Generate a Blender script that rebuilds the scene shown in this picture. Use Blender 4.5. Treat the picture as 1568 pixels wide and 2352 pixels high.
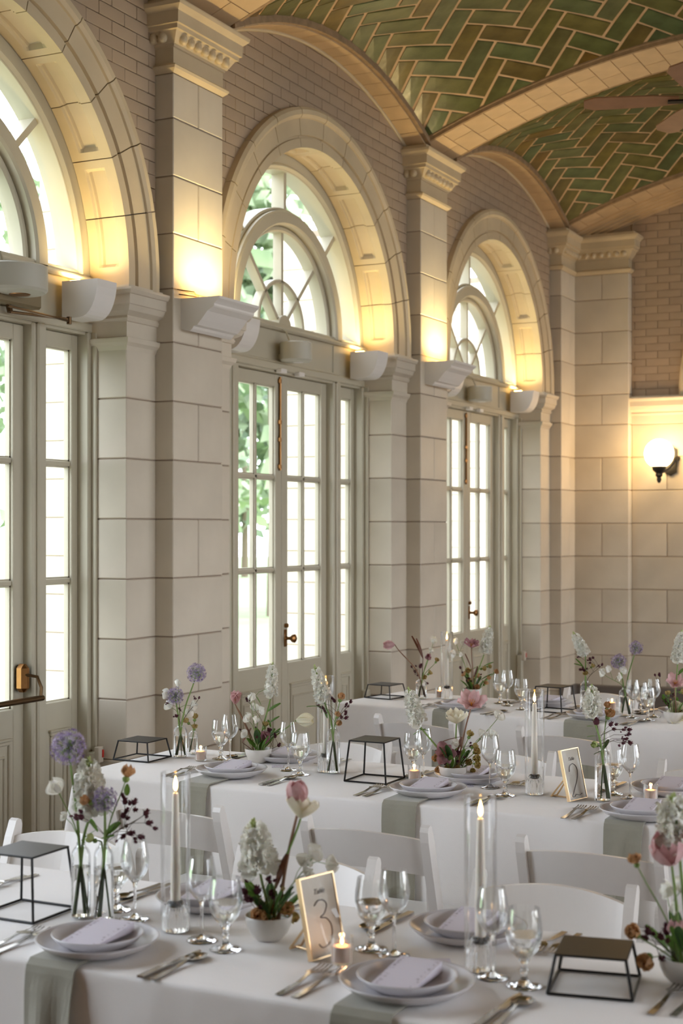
import bpy, math, random
from mathutils import Vector, Matrix, Euler, noise
random.seed(7)
for o in list(bpy.data.objects): bpy.data.objects.remove(o)
scene = bpy.context.scene
COL = scene.collection
PI = math.pi

# ---------------------------------------------------------------- camera
FPX, HY, CX, EYE = 3400.0, 1215.0, 784.0, 1.70
TH = math.atan((2460.0 - CX) / FPX)
FW = Vector((math.cos(TH), math.sin(TH), 0)); RT = Vector((math.sin(TH), -math.cos(TH), 0))
cd = bpy.data.cameras.new('camera'); cam = bpy.data.objects.new('camera', cd); COL.objects.link(cam)
cam.location = (0, 0, EYE); cam.rotation_euler = (PI / 2, 0, TH - PI / 2)
cd.sensor_fit = 'VERTICAL'; cd.sensor_height = 36.0; cd.lens = FPX / 2352 * 36.0
cd.shift_y = (HY - 1176.0) / 2352.0
cd.clip_start = 0.05; cd.clip_end = 300
cd.dof.use_dof = True; cd.dof.focus_distance = 5.5; cd.dof.aperture_fstop = 4.5
scene.camera = cam
# ---------------------------------------------------------------- world: bright overcast sky
w = bpy.data.worlds.new('sky'); scene.world = w; w.use_nodes = True
nt = w.node_tree; nt.nodes.clear()
out = nt.nodes.new('ShaderNodeOutputWorld'); bg = nt.nodes.new('ShaderNodeBackground')
tc = nt.nodes.new('ShaderNodeTexCoord'); sp = nt.nodes.new('ShaderNodeSeparateXYZ'); rmp = nt.nodes.new('ShaderNodeValToRGB')
nt.links.new(tc.outputs['Generated'], sp.inputs[0]); nt.links.new(sp.outputs['Z'], rmp.inputs[0])
rmp.color_ramp.elements[0].color = (0.88, 0.93, 1.0, 1); rmp.color_ramp.elements[1].color = (0.76, 0.86, 1.0, 1)
nt.links.new(rmp.outputs[0], bg.inputs[0]); bg.inputs[1].default_value = 5.2
nt.links.new(bg.outputs[0], out.inputs[0])
sd = bpy.data.lights.new('sun', 'SUN'); sd.energy = 2.6; sd.angle = math.radians(12); sd.color = (1, .98, .94)
sun = bpy.data.objects.new('sun', sd); COL.objects.link(sun)
sun.rotation_euler = Vector((0.35, 0.75, -1.0)).to_track_quat('-Z', 'Y').to_euler()
# ---------------------------------------------------------------- exposure
vs = scene.view_settings
vs.view_transform = 'Standard'; vs.look = 'None'; vs.gamma = 1.0; vs.use_curve_mapping = False; vs.exposure = 0.42
scene.cycles.max_bounces = 14; scene.cycles.diffuse_bounces = 6; scene.cycles.transparent_max_bounces = 32
scene.cycles.transmission_bounces = 14; scene.cycles.glossy_bounces = 6
scene.cycles.caustics_reflective = False; scene.cycles.caustics_refractive = False
scene.cycles.sample_clamp_indirect = 6.0
scene.cycles.use_denoising = True

def P(px, py, Z):
    return Vector((0, 0, EYE)) + FW * Z + RT * ((px - CX) / FPX * Z) + Vector((0, 0, (HY - py) / FPX * Z))
TZ = 0.775
def TP(px, py, z=TZ):
    Z = (EYE - z) * FPX / (py - HY); p = P(px, py, Z); p.z = z; return p
def proj(p):
    Z = p[0] * FW.x + p[1] * FW.y
    return CX + FPX * (p[0] * RT.x + p[1] * RT.y) / Z, HY - FPX * (p[2] - EYE) / Z, Z

# ---------------------------------------------------------------- materials
MATS = {}
def srgb(c):
    return tuple(((v / 255.0) / 12.92 if v / 255.0 <= .04045 else ((v / 255.0 + .055) / 1.055) ** 2.4) for v in c) + (1.0,)
def mat(name, col, rough=.6, metal=0., var=.0, scale=4., bump=0., bscale=60., col2=None, spec=.5, rand=0., trans=0., sheen=0., stretch=None, sss=0., coat=0.):
    m = bpy.data.materials.new(name); m.use_nodes = True; MATS[name] = m
    n = m.node_tree.nodes; l = m.node_tree.links; b = n['Principled BSDF']
    c = srgb(col); b.inputs['Base Color'].default_value = c
    b.inputs['Roughness'].default_value = rough; b.inputs['Metallic'].default_value = metal
    b.inputs['Specular IOR Level'].default_value = spec
    if trans: b.inputs['Transmission Weight'].default_value = trans
    if coat: b.inputs['Coat Weight'].default_value = coat
    if sheen: b.inputs['Sheen Weight'].default_value = sheen
    if sss: b.inputs['Subsurface Weight'].default_value = sss; b.inputs['Subsurface Radius'].default_value = (.01, .008, .006)
    src = None
    tcn = n.new('ShaderNodeTexCoord'); co = tcn.outputs['Object']
    if stretch:
        mp = n.new('ShaderNodeMapping'); mp.inputs['Scale'].default_value = stretch; l.new(co, mp.inputs[0]); co = mp.outputs[0]
    if var or col2:
        t = n.new('ShaderNodeTexNoise'); t.inputs['Scale'].default_value = scale; t.inputs['Detail'].default_value = 5
        l.new(co, t.inputs['Vector'])
        r = n.new('ShaderNodeValToRGB'); r.color_ramp.elements[0].position = .3; r.color_ramp.elements[1].position = .7
        a = c if col2 is None else srgb(col2)
        r.color_ramp.elements[0].color = tuple(v * (1 - var) for v in a[:3]) + (1,)
        r.color_ramp.elements[1].color = tuple(min(1, v * (1 + var * .5)) for v in c[:3]) + (1,)
        l.new(t.outputs['Fac'], r.inputs[0]); src = r.outputs[0]
    if rand:
        oi = n.new('ShaderNodeObjectInfo'); hs = n.new('ShaderNodeHueSaturation')
        ma = n.new('ShaderNodeMapRange'); ma.inputs['To Min'].default_value = 1 - rand; ma.inputs['To Max'].default_value = 1 + rand * .6
        l.new(oi.outputs['Random'], ma.inputs[0]); l.new(ma.outputs[0], hs.inputs['Value'])
        if src: l.new(src, hs.inputs['Color'])
        else: hs.inputs['Color'].default_value = c
        src = hs.outputs[0]
    if src: l.new(src, b.inputs['Base Color'])
    if bump:
        t2 = n.new('ShaderNodeTexNoise'); t2.inputs['Scale'].default_value = bscale; t2.inputs['Detail'].default_value = 4
        l.new(co, t2.inputs['Vector']); bp = n.new('ShaderNodeBump'); bp.inputs['Strength'].default_value = bump
        bp.inputs['Distance'].default_value = .01; l.new(t2.outputs['Fac'], bp.inputs['Height']); l.new(bp.outputs[0], b.inputs['Normal'])
    return m
M = MATS
mat('stone', (212, 202, 184), .5, var=.10, scale=1.6, bump=.12, bscale=9, rand=.05, col2=(202, 192, 174))
mat('mortar', (150, 134, 118), .9, var=.15, scale=8)
mat('brick_paint', (176, 156, 134), .6, var=.10, scale=3, bump=.2, bscale=20, rand=.05)
mat('brick_joint', (166, 146, 124), .9)
mat('white_paint', (188, 181, 160), .45, var=.04, scale=3, bump=.05, bscale=12)
mat('arch_stone', (204, 188, 158), .5, var=.12, scale=3, bump=.12, bscale=14, rand=.03)
mat('fixture_white', (226, 222, 216), .45)
mat('tile_cream', (202, 176, 140), .5, var=.12, scale=6, bump=.15, bscale=18, rand=.08)
mat('tile_mortar', (206, 176, 142), .9, var=.1, scale=10)
mat('rim_brown', (164, 138, 108), .8, var=.25, scale=20, bump=.3, bscale=40)
mat('floor_tile', (112, 84, 68), .5, var=.15, scale=5)
mat('plinth', (108, 100, 92), .6, var=.12, scale=5)
mat('chair_white', (226, 222, 217), .32, var=.03, scale=10, bump=.03, bscale=30, coat=.15)
mat('seat_vinyl', (224, 222, 218), .4)
mat('black_metal', (28, 27, 28), .42, metal=.3)
mat('steel', (176, 172, 166), .22, metal=1.)
mat('brass', (150, 108, 66), .32, metal=1., var=.2, scale=20)
mat('dark_brass', (98, 76, 52), .4, metal=.9, var=.2, scale=20)
mat('gold', (232, 200, 156), .3, metal=.85)
mat('grey_drum', (188, 186, 172), .5)
mat('closer_box', (128, 114, 86), .45, metal=.4)
mat('ceramic', (214, 212, 215), .22, spec=.6, var=.02)
mat('bowl_ceramic', (216, 212, 206), .3, var=.03, scale=30, bump=.1, bscale=60)
mat('wax', (242, 234, 222), .45, sss=.4)
mat('votive_wax', (244, 214, 196), .5, sss=.5)
mat('wick', (30, 24, 20), .9)
mat('soil', (92, 84, 60), .9)
mat('stem_green', (122, 150, 78), .55, var=.15, scale=40)
mat('stem_dark', (84, 72, 52), .6)
mat('stem_brown', (142, 106, 84), .6)
mat('leaf_green', (92, 132, 52), .45, var=.2, scale=30)
mat('leaf_dark', (62, 92, 50), .45, var=.2, scale=30)
mat('leaf_bronze', (112, 62, 38), .4, var=.35, scale=30)
mat('petal_white', (250, 249, 242), .55, sss=.15, var=.03, scale=60)
mat('petal_cream', (246, 242, 220), .55, sss=.15, var=.06, scale=40)
mat('petal_pink', (230, 200, 200), .5, sss=.15, var=.06, scale=3, col2=(214, 164, 166))
mat('petal_mauve', (190, 146, 152), .5, sss=.1, var=.1, scale=3, col2=(158, 108, 118))
mat('petal_rust', (226, 188, 138), .55, var=.12, scale=4, col2=(190, 136, 90))
mat('petal_olive', (206, 194, 124), .55, var=.12, scale=4, col2=(182, 150, 90))
mat('petal_burgundy', (98, 46, 60), .6, var=.3, scale=90, rand=.15)
mat('allium_purple', (176, 158, 198), .6)
mat('allium_light', (214, 202, 224), .6)
mat('allium_dark', (122, 96, 150), .6)
mat('bud_green', (178, 192, 124), .5, var=.15, scale=60)
mat('stamen', (214, 150, 60), .6)
mat('stamen_dark', (70, 30, 24), .6)
mat('red_plastic', (196, 40, 30), .4)
mat('fan_wood', (148, 108, 80), .5, var=.15, scale=10)
mat('grass', (136, 158, 112), .9, var=.25, scale=1.2)
mat('paving', (196, 190, 178), .9, var=.08, scale=2)
mat('foliage', (162, 176, 138), .7, var=.25, scale=.6, col2=(108, 132, 104))
mat('bark', (110, 96, 80), .9)
mat('paper', (224, 219, 230), .7)
mat('paper_warm', (226, 220, 208), .7)
mat('ink', (150, 146, 152), .7)
mat('ink_grey', (112, 108, 108), .7)
mat('mark_lilac', (176, 166, 176), .8)
mat('cloth_white', (246, 243, 240), .85, var=.02, scale=2, bump=.08, bscale=300, sheen=.2)
mat('napkin_sage', (156, 153, 138), .8, var=.05, scale=20, bump=.2, bscale=400, sheen=.3)

def translucent(name, fac):
    m = MATS[name]; n = m.node_tree.nodes; l = m.node_tree.links; b = n['Principled BSDF']; o = n['Material Output']
    t = n.new('ShaderNodeBsdfTranslucent'); mx = n.new('ShaderNodeMixShader'); mx.inputs[0].default_value = fac
    if b.inputs['Base Color'].links: l.new(b.inputs['Base Color'].links[0].from_socket, t.inputs[0])
    else: t.inputs[0].default_value = b.inputs['Base Color'].default_value
    l.new(b.outputs[0], mx.inputs[1]); l.new(t.outputs[0], mx.inputs[2]); l.new(mx.outputs[0], o.inputs[0])
for k_ in list(MATS):
    if k_.startswith(('petal', 'allium')): translucent(k_, .25 if k_ in ('petal_white', 'petal_cream') else .38)
    elif k_.startswith('leaf'): translucent(k_, .3)
def cloth_folds(name):
    m = MATS[name]; n = m.node_tree.nodes; l = m.node_tree.links; b = n['Principled BSDF']
    t = n.new('ShaderNodeTexNoise'); t.inputs['Scale'].default_value = 5; t.inputs['Detail'].default_value = 3
    bp = n.new('ShaderNodeBump'); bp.inputs['Strength'].default_value = .35; bp.inputs['Distance'].default_value = .02
    l.new(n['Texture Coordinate'].outputs['Object'], t.inputs['Vector']); l.new(t.outputs['Fac'], bp.inputs['Height'])
    l.new(b.inputs['Normal'].links[0].from_socket, bp.inputs['Normal']); l.new(bp.outputs[0], b.inputs['Normal'])
cloth_folds('cloth_white')

def tile_mat():
    m = mat('tile_green', (96, 104, 66), .28, spec=.5, bump=.25, bscale=14)
    n = m.node_tree.nodes; l = m.node_tree.links; b = n['Principled BSDF']
    oi = n.new('ShaderNodeObjectInfo'); r = n.new('ShaderNodeValToRGB'); r.color_ramp.interpolation = 'LINEAR'
    cols = [(86, 102, 70), (98, 108, 72), (106, 104, 56), (78, 94, 64), (122, 102, 48), (92, 100, 60), (104, 110, 78), (112, 104, 54), (114, 90, 44), (86, 98, 68)]
    e = r.color_ramp.elements; e[0].color = srgb(cols[0]); e[1].color = srgb(cols[-1]); e[1].position = 1
    for i, c in enumerate(cols[1:-1]):
        k = e.new((i + 1) / (len(cols) - 1)); k.color = srgb(c)
    l.new(oi.outputs['Random'], r.inputs[0])
    t = n.new('ShaderNodeTexNoise'); t.inputs['Scale'].default_value = 7; t.inputs['Detail'].default_value = 4
    l.new(n['Texture Coordinate'].outputs['Object'], t.inputs['Vector'])
    mx = n.new('ShaderNodeMix'); mx.data_type = 'RGBA'; mx.blend_type = 'MULTIPLY'; mx.inputs[0].default_value = 1
    r2 = n.new('ShaderNodeValToRGB'); r2.color_ramp.elements[0].position = .35; r2.color_ramp.elements[0].color = (.62, .62, .55, 1)
    r2.color_ramp.elements[1].position = .65; r2.color_ramp.elements[1].color = (1.05, 1.05, 1, 1)
    l.new(t.outputs['Fac'], r2.inputs[0]); l.new(r.outputs[0], mx.inputs[6]); l.new(r2.outputs[0], mx.inputs[7]); l.new(mx.outputs[2], b.inputs['Base Color'])
tile_mat()
def emit(name, col, s):
    m = bpy.data.materials.new(name); m.use_nodes = True; MATS[name] = m; n = m.node_tree.nodes; n.clear()
    o = n.new('ShaderNodeOutputMaterial'); e = n.new('ShaderNodeEmission'); e.inputs[0].default_value = srgb(col); e.inputs[1].default_value = s
    m.node_tree.links.new(e.outputs[0], o.inputs[0])
emit('globe_glow', (255, 214, 150), 14); emit('flame_glow', (255, 190, 96), 22); emit('lamp_glow', (255, 200, 110), 30)
emit('votive_glow', (255, 150, 80), 5)
def thin_glass(name, tint=(1, 1, 1), refl=1.0, edge=.0):
    m = bpy.data.materials.new(name); m.use_nodes = True; MATS[name] = m; n = m.node_tree.nodes; l = m.node_tree.links; n.clear()
    o = n.new('ShaderNodeOutputMaterial'); t = n.new('ShaderNodeBsdfTransparent'); g = n.new('ShaderNodeBsdfGlossy'); mx = n.new('ShaderNodeMixShader')
    fr = n.new('ShaderNodeLayerWeight'); fr.inputs[0].default_value = .25
    mt = n.new('ShaderNodeMath'); mt.operation = 'MULTIPLY'; mt.inputs[1].default_value = refl
    ad = n.new('ShaderNodeMath'); ad.operation = 'ADD'; ad.inputs[1].default_value = .03
    g.inputs['Roughness'].default_value = .02; g.inputs[0].default_value = (1, 1, 1, 1)
    l.new(fr.outputs['Fresnel'], mt.inputs[0]); l.new(mt.outputs[0], ad.inputs[0]); l.new(ad.outputs[0], mx.inputs[0])
    if edge:
        r = n.new('ShaderNodeValToRGB'); r.color_ramp.elements[0].position = .55; r.color_ramp.elements[0].color = tuple(tint) + (1,)
        r.color_ramp.elements[1].position = 1; r.color_ramp.elements[1].color = tuple(v * (1 - edge) for v in tint) + (1,)
        l.new(fr.outputs['Facing'], r.inputs[0]); l.new(r.outputs[0], t.inputs[0])
    else: t.inputs[0].default_value = tuple(tint) + (1,)
    l.new(t.outputs[0], mx.inputs[1]); l.new(g.outputs[0], mx.inputs[2]); l.new(mx.outputs[0], o.inputs[0])
thin_glass('pane_glass', refl=.5); thin_glass('thin_glass', (.995, 1, .998), .65, edge=.20)
def solid_glass(name, ior):
    m = bpy.data.materials.new(name); m.use_nodes = True; MATS[name] = m; n = m.node_tree.nodes; l = m.node_tree.links; n.clear()
    o = n.new('ShaderNodeOutputMaterial'); g = n.new('ShaderNodeBsdfGlass'); g.inputs['IOR'].default_value = ior; g.inputs['Roughness'].default_value = 0
    l.new(g.outputs[0], o.inputs[0])
solid_glass('solid_glass', 1.45); solid_glass('water', 1.22)

# ---------------------------------------------------------------- mesh helpers
class MB:
    def __init__(s): s.v = []; s.f = []; s.mi = []
    def quad(s, a, b, c, d, mi=0):
        i = len(s.v); s.v += [a, b, c, d]; s.f.append((i, i + 1, i + 2, i + 3)); s.mi.append(mi)
    def add(s, v, f, mi=0):
        i = len(s.v); s.v += [tuple(x) for x in v]; s.f += [tuple(k + i for k in q) for q in f]; s.mi += [mi] * len(f)
    def box(s, x0, x1, y0, y1, z0, z1, b=0., mi=0, rot=None):
        if x0 > x1: x0, x1 = x1, x0
        if y0 > y1: y0, y1 = y1, y0
        if z0 > z1: z0, z1 = z1, z0
        if b <= 0:
            v = [(x, y, z) for z in (z0, z1) for y in (y0, y1) for x in (x0, x1)]
            f = [(0, 2, 3, 1), (4, 5, 7, 6), (0, 1, 5, 4), (2, 6, 7, 3), (0, 4, 6, 2), (1, 3, 7, 5)]
        else:
            b = min(b, (x1 - x0) * .45, (y1 - y0) * .45, (z1 - z0) * .45)
            v = []; f = []; idx = {}
            X = (x0, x1); Y = (y0, y1); Z = (z0, z1)
            for i in (0, 1):
                for j in (0, 1):
                    for k in (0, 1):
                        sx, sy, sz = (1, -1)[i], (1, -1)[j], (1, -1)[k]
                        for a, d in enumerate(((0, b, b), (b, 0, b), (b, b, 0))):
                            idx[(i, j, k, a)] = len(v); v.append((X[i] + sx * d[0], Y[j] + sy * d[1], Z[k] + sz * d[2]))
            g = lambda i, j, k, a: idx[(i, j, k, a)]
            for i in (0, 1):
                q = [g(i, 0, 0, 0), g(i, 1, 0, 0), g(i, 1, 1, 0), g(i, 0, 1, 0)]; f.append(tuple(q if i else q[::-1]))
                q = [g(0, i, 0, 1), g(0, i, 1, 1), g(1, i, 1, 1), g(1, i, 0, 1)]; f.append(tuple(q if i else q[::-1]))
                q = [g(0, 0, i, 2), g(1, 0, i, 2), g(1, 1, i, 2), g(0, 1, i, 2)]; f.append(tuple(q if i else q[::-1]))
            for i in (0, 1):
                for j in (0, 1):
                    q = [g(i, j, 0, 0), g(i, j, 0, 1), g(i, j, 1, 1), g(i, j, 1, 0)]; f.append(tuple(q[::-1] if (i ^ j) == 0 else q))
                    q = [g(i, 0, j, 0), g(i, 0, j, 2), g(i, 1, j, 2), g(i, 1, j, 0)]; f.append(tuple(q if (i ^ j) == 0 else q[::-1]))
                    q = [g(0, i, j, 1), g(0, i, j, 2), g(1, i, j, 2), g(1, i, j, 1)]; f.append(tuple(q[::-1] if (i ^ j) == 0 else q))
                    for k in (0, 1):
                        q = [g(i, j, k, 0), g(i, j, k, 1), g(i, j, k, 2)]; f.append(tuple(q if (i + j + k) % 2 == 0 else q[::-1]))
        if rot is not None:
            v = [tuple(rot @ Vector(p)) for p in v]
        s.add(v, f, mi)
    def tube(s, pts, r, n=8, cap=True, mi=0, flat=1.0):
        pts = [Vector(p) for p in pts]; rs = r if isinstance(r, (list, tuple)) else [r] * len(pts)
        base = len(s.v); up = None
        for i, p in enumerate(pts):
            t = (pts[min(i + 1, len(pts) - 1)] - pts[max(i - 1, 0)]).normalized()
            if up is None: up = t.orthogonal().normalized()
            up = (up - t * up.dot(t))
            up = up.normalized() if up.length > 1e-6 else t.orthogonal().normalized()
            sd = t.cross(up)
            for k in range(n):
                a = 2 * PI * k / n; s.v.append(tuple(p + (up * math.cos(a) + sd * math.sin(a) * flat) * rs[i]))
        for i in range(len(pts) - 1):
            for k in range(n):
                a = base + i * n + k; b = base + i * n + (k + 1) % n; s.f.append((a, b, b + n, a + n)); s.mi.append(mi)
        if cap:
            s.f.append(tuple(base + k for k in range(n))[::-1]); s.mi.append(mi)
            e = base + (len(pts) - 1) * n; s.f.append(tuple(e + k for k in range(n))); s.mi.append(mi)
    def lathe(s, prof, n=24, c=(0, 0, 0), mi=0, wob=None):
        base = len(s.v); ring = []
        for (r, z) in prof:
            if r < 1e-6: ring.append(('p', len(s.v))); s.v.append((c[0], c[1], c[2] + z))
            else:
                ring.append(('r', len(s.v)))
                for k in range(n):
                    a = 2 * PI * k / n; q = r * (wob(a, z) if wob else 1); s.v.append((c[0] + q * math.cos(a), c[1] + q * math.sin(a), c[2] + z))
        for i in range(len(ring) - 1):
            (ta, a), (tb, b) = ring[i], ring[i + 1]
            for k in range(n):
                k2 = (k + 1) % n
                if ta == 'r' and tb == 'r': s.f.append((a + k, a + k2, b + k2, b + k))
                elif ta == 'p' and tb == 'r': s.f.append((a, b + k2, b + k))
                elif ta == 'r' and tb == 'p': s.f.append((a + k, a + k2, b))
                else: continue
                s.mi.append(mi)
    def prism(s, poly, z0, z1, ax='z', mi=0):
        n = len(poly)
        def mk(p, z): return (p[0], p[1], z) if ax == 'z' else ((p[0], z, p[1]) if ax == 'y' else (z, p[0], p[1]))
        i = len(s.v); s.v += [mk(p, z0) for p in poly] + [mk(p, z1) for p in poly]
        s.f.append(tuple(i + k for k in range(n))[::-1]); s.f.append(tuple(i + n + k for k in range(n)))
        for k in range(n): s.f.append((i + k, i + (k + 1) % n, i + n + (k + 1) % n, i + n + k))
        s.mi += [mi] * (n + 2)
    def mesh(s, name, mats, smooth=False, angle=None):
        me = bpy.data.meshes.new(name); me.from_pydata([tuple(x) for x in s.v], [], s.f)
        for m in (mats if isinstance(mats, (list, tuple)) else [mats]): me.materials.append(MATS[m])
        if any(s.mi): me.polygons.foreach_set('material_index', s.mi)
        if smooth:
            me.polygons.foreach_set('use_smooth', [True] * len(me.polygons))
            if angle: me.set_sharp_from_angle(angle=math.radians(angle))
        me.update(); return me
def link(name, me, parent=None, loc=(0, 0, 0), rot=(0, 0, 0), scale=None, label=None, kind=None):
    o = bpy.data.objects.new(name, me); COL.objects.link(o)
    if parent is not None: o.parent = parent
    o.location = loc; o.rotation_euler = rot
    if scale is not None: o.scale = scale if hasattr(scale, '__len__') else (scale,) * 3
    if label: o['label'] = label
    if kind: o['kind'] = kind
    return o
def thing(name, label, cat, loc=(0, 0, 0), rz=0., group=None):
    o = bpy.data.objects.new(name, None); COL.objects.link(o); o.location = loc; o.rotation_euler = (0, 0, rz)
    o.empty_display_size = .05; o['label'] = label; o['category'] = cat
    if group: o['group'] = group
    return o
def struct(name, me):
    o = link(name, me); o['kind'] = 'structure'; return o
def sempty(name):
    o = bpy.data.objects.new(name, None); COL.objects.link(o); o['kind'] = 'structure'; return o
CACHE = {}
def cached(key, fn):
    if key not in CACHE: CACHE[key] = fn()
    return CACHE[key]
def block(name, x0, x1, y0, y1, z0, z1, m, parent, b=.004, rot=(0, 0, 0)):
    dx, dy, dz = round(x1 - x0, 4), round(y1 - y0, 4), round(z1 - z0, 4)
    def mk():
        k = MB(); k.box(-dx / 2, dx / 2, -dy / 2, dy / 2, -dz / 2, dz / 2, b); return k.mesh(name, m)
    me = cached(('blk', dx, dy, dz, m, b), mk)
    return link(name, me, parent, ((x0 + x1) / 2, (y0 + y1) / 2, (z0 + z1) / 2), rot)
def clip_poly(poly, nx, ny, d):      # keep points with nx*x+ny*y >= d
    o = []
    for i in range(len(poly)):
        a, b = poly[i], poly[(i + 1) % len(poly)]; da = nx * a[0] + ny * a[1] - d; db = nx * b[0] + ny * b[1] - d
        if da >= 0: o.append(a)
        if (da >= 0) != (db >= 0):
            t = da / (da - db); o.append((a[0] + (b[0] - a[0]) * t, a[1] + (b[1] - a[1]) * t))
    return o
def area(poly):
    return abs(sum(poly[i][0] * poly[(i + 1) % len(poly)][1] - poly[(i + 1) % len(poly)][0] * poly[i][1] for i in range(len(poly)))) / 2
# ================================================================ STRUCTURE
YF, YW, YR, YD = 4.118, 4.226, 4.41, 4.52
BC = [1.84, 5.05, 8.26, 11.47]; PC = [3.445, 6.655, 9.865, 13.075]
XF = 13.24; XFW = 13.34
ZI = 2.657                      # bottom of the impost band
low = [ZI - .302 * k for k in range(0, 10)]
low = [z for z in low if z > .02] + [0.0]
ARC = 2.97                      # centre height of the window arches
def zr(y): return 4.39 + .51 * (1 - ((y - 1.8) / 2.32) ** 2)
def zc(dx): return 4.39 + .31 * (1 - (dx / 1.36) ** 2)
def zv(dx, y): return 4.412 + .31 * (1 - (dx / 1.36) ** 2) + .51 * (1 - ((y - 1.8) / 2.32) ** 2)

fl = MB(); fl.box(-3.2, 13.6, -6.2, 4.62, -.12, 0)
floor = struct('floor', fl.mesh('floor', 'floor_tile'))

# ---- left wall core (mortar) with arched openings
wl = MB()
for (x0_, x1_) in ((-3.2, .75), (2.93, 3.2)): wl.box(x0_, x1_, 4.236, 4.6, 0, 4.9)  # gap leaves an unseen opening, added to light the near tables
wl.box(-3.2, 3.2, 4.236, 4.6, 3.95, 4.9); wl.box(-3.2, 3.2, 4.236, 4.6, 0, .3)
for c in PC:
    xr = c + .239 if c < 13 else 13.5
    wl.box(c - .239, xr, YF + .006, 4.5, 0, 4.39)
    wl.box(max(c - .501, 3.21), c + .501 if c < 13 else 13.5, YW + .006, 4.47, 0, 2.9)
    wl.box(max(c - .46, 3.21), c + .46 if c < 13 else 13.5, YW + .014, 4.47, 2.9, 4.9)
for c in BC[1:]:
    R = 1.14; xs_ = [-1.36] + [-R * math.cos(PI * k / 48) for k in range(49)] + [1.36]
    for i in range(len(xs_) - 1):
        xa, xb = xs_[i], xs_[i + 1]
        def za(x, i=i): return 2.9 if i in (0, len(xs_) - 2) else ARC + math.sqrt(max(0, R * R - x * x))
        v = [(c + xa, YW + .012, za(xa)), (c + xb, YW + .012, za(xb)), (c + xb, YW + .012, zc(xb) + .12), (c + xa, YW + .012, zc(xa) + .12)]
        v += [(p[0], 4.47, p[2]) for p in v]
        wl.add(v, [(0, 1, 2, 3), (7, 6, 5, 4), (0, 4, 5, 1), (3, 2, 6, 7)])
wall_left = struct('wall_left', wl.mesh('wall_left', 'mortar'))

def courses(parent, sides, tag, upper=True):
    """sides: function(z0,z1,k) -> boxes for each course."""
    zs = low[:]
    for i in range(len(zs) - 1):
        sides(zs[i + 1], zs[i], i)
    if upper:
        up = [ZI, 2.932, 3.215, 3.509, 3.805, 4.036]
        for i in range(5): sides(up[i], up[i + 1], i + 1)
J = .003
for pi, c in enumerate(PC):
    pil = MB(); pil.box(c - .2, c + .2, 4.2, 4.3, .02, 4.3)
    pe = link('pilaster', pil.mesh('pilaster', 'mortar'), wall_left)
    x0 = c - .245; x1 = c + .245 if c < 13 else XF
    def side(z0, z1, k, pe=pe, x0=x0, x1=x1, c=c):
        if k % 2 == 1 and x1 - x0 > .3:
            block('stone_block', x0, c - J, YF, 4.3, z0 + J, z1 - J, 'stone', pe)
            block('stone_block', c + J, x1, YF, 4.3, z0 + J, z1 - J, 'stone', pe)
        else: block('stone_block', x0, x1, YF, 4.3, z0 + J, z1 - J, 'stone', pe)
    courses(pe, side, 'p')
    # capital
    def loft(prof, x0, x1, y0, y1, ex0, ex1):
        m = MB(); rings = []
        for z, p in prof:
            a, b, d = x0 - p * ex0, x1 + p * ex1, y0 - p
            rings.append([(a, y1, z), (a, d, z), (b, d, z), (b, y1, z)])
        for i in range(len(rings) - 1):
            r, s = rings[i], rings[i + 1]
            for k in range(3): m.quad(r[k], r[k + 1], s[k + 1], s[k])
        t = rings[-1]; m.quad(*t); m.quad(*rings[0][::-1])
        return m
    CAP = [(4.036, .0), (4.045, .01), (4.055, .022), (4.068, .027), (4.078, .018), (4.080, .001), (4.165, .001), (4.168, .010), (4.178, .010), (4.180, .018), (4.188, .022),
           (4.235, .050), (4.238, .064), (4.260, .066), (4.262, .078), (4.322, .080), (4.328, .088), (4.345, .106), (4.362, .110), (4.366, .110), (4.366, .07), (4.395, .07)]
    last = c > 13
    cap = link('capital', loft(CAP, x0, x1 if not last else 13.3, YF, 4.45, 1, 0 if last else 1).mesh('capital', 'arch_stone'), wall_left)
    def egg():
        m = MB(); m.lathe([(0, -1), (.5, -.86), (.86, -.5), (1, 0), (.86, .5), (.5, .86), (0, 1)], 10); return m.mesh('egg_ornament', 'arch_stone', True)
    em = cached('egg', egg); ex = [c - .245 + .035 + .07 * i for i in range(7)]
    for x in ex:
        if x < x1 - .01: link('egg_ornament', em, cap, (x, YF - .034, 4.211), (math.radians(-25), 0, 0), (.029, .026, .034))
    for y in (4.16, 4.215): link('egg_ornament', em, cap, (x0 - .034, y, 4.211), (0, math.radians(25), 0), (.026, .029, .034))
    # piers with reveals and impost caps
    IMP = [(2.595, 0), (2.615, .008), (2.632, .024), (2.65, .028), (2.655, .028), (2.656, .002), (2.662, .006), (2.735, .006), (2.738, .016), (2.752, .022), (2.765, .016), (2.770, .024),
           (2.785, .048), (2.812, .060), (2.815, .066), (2.862, .068), (2.865, .078), (2.882, .088), (2.893, .088), (2.893, .045), (2.912, .045)]
    if c > 3.5 or True:
        for sgn in (-1, 1):
            if (sgn == 1 and last) or (sgn == -1 and pi == 0): continue
            e = c + sgn * .507
            pa, pb = (e, c - .245) if sgn < 0 else (c + .245, e)
            pm = MB(); pm.box(pa + .02, pb - .02, 4.27, 4.38, .02, 2.6)
            pr = link('pier', pm.mesh('pier', 'mortar'), wall_left)
            for i in range(len(low) - 1):
                block('stone_block', pa, pb, YW, YR, low[i + 1] + J, low[i] - J, 'stone', pr)
            link('impost_cap', loft(IMP, pa, pb, YW, 4.44, 1 if sgn < 0 else 0, 1 if sgn > 0 else 0).mesh('impost_cap', 'stone'), wall_left)

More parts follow.
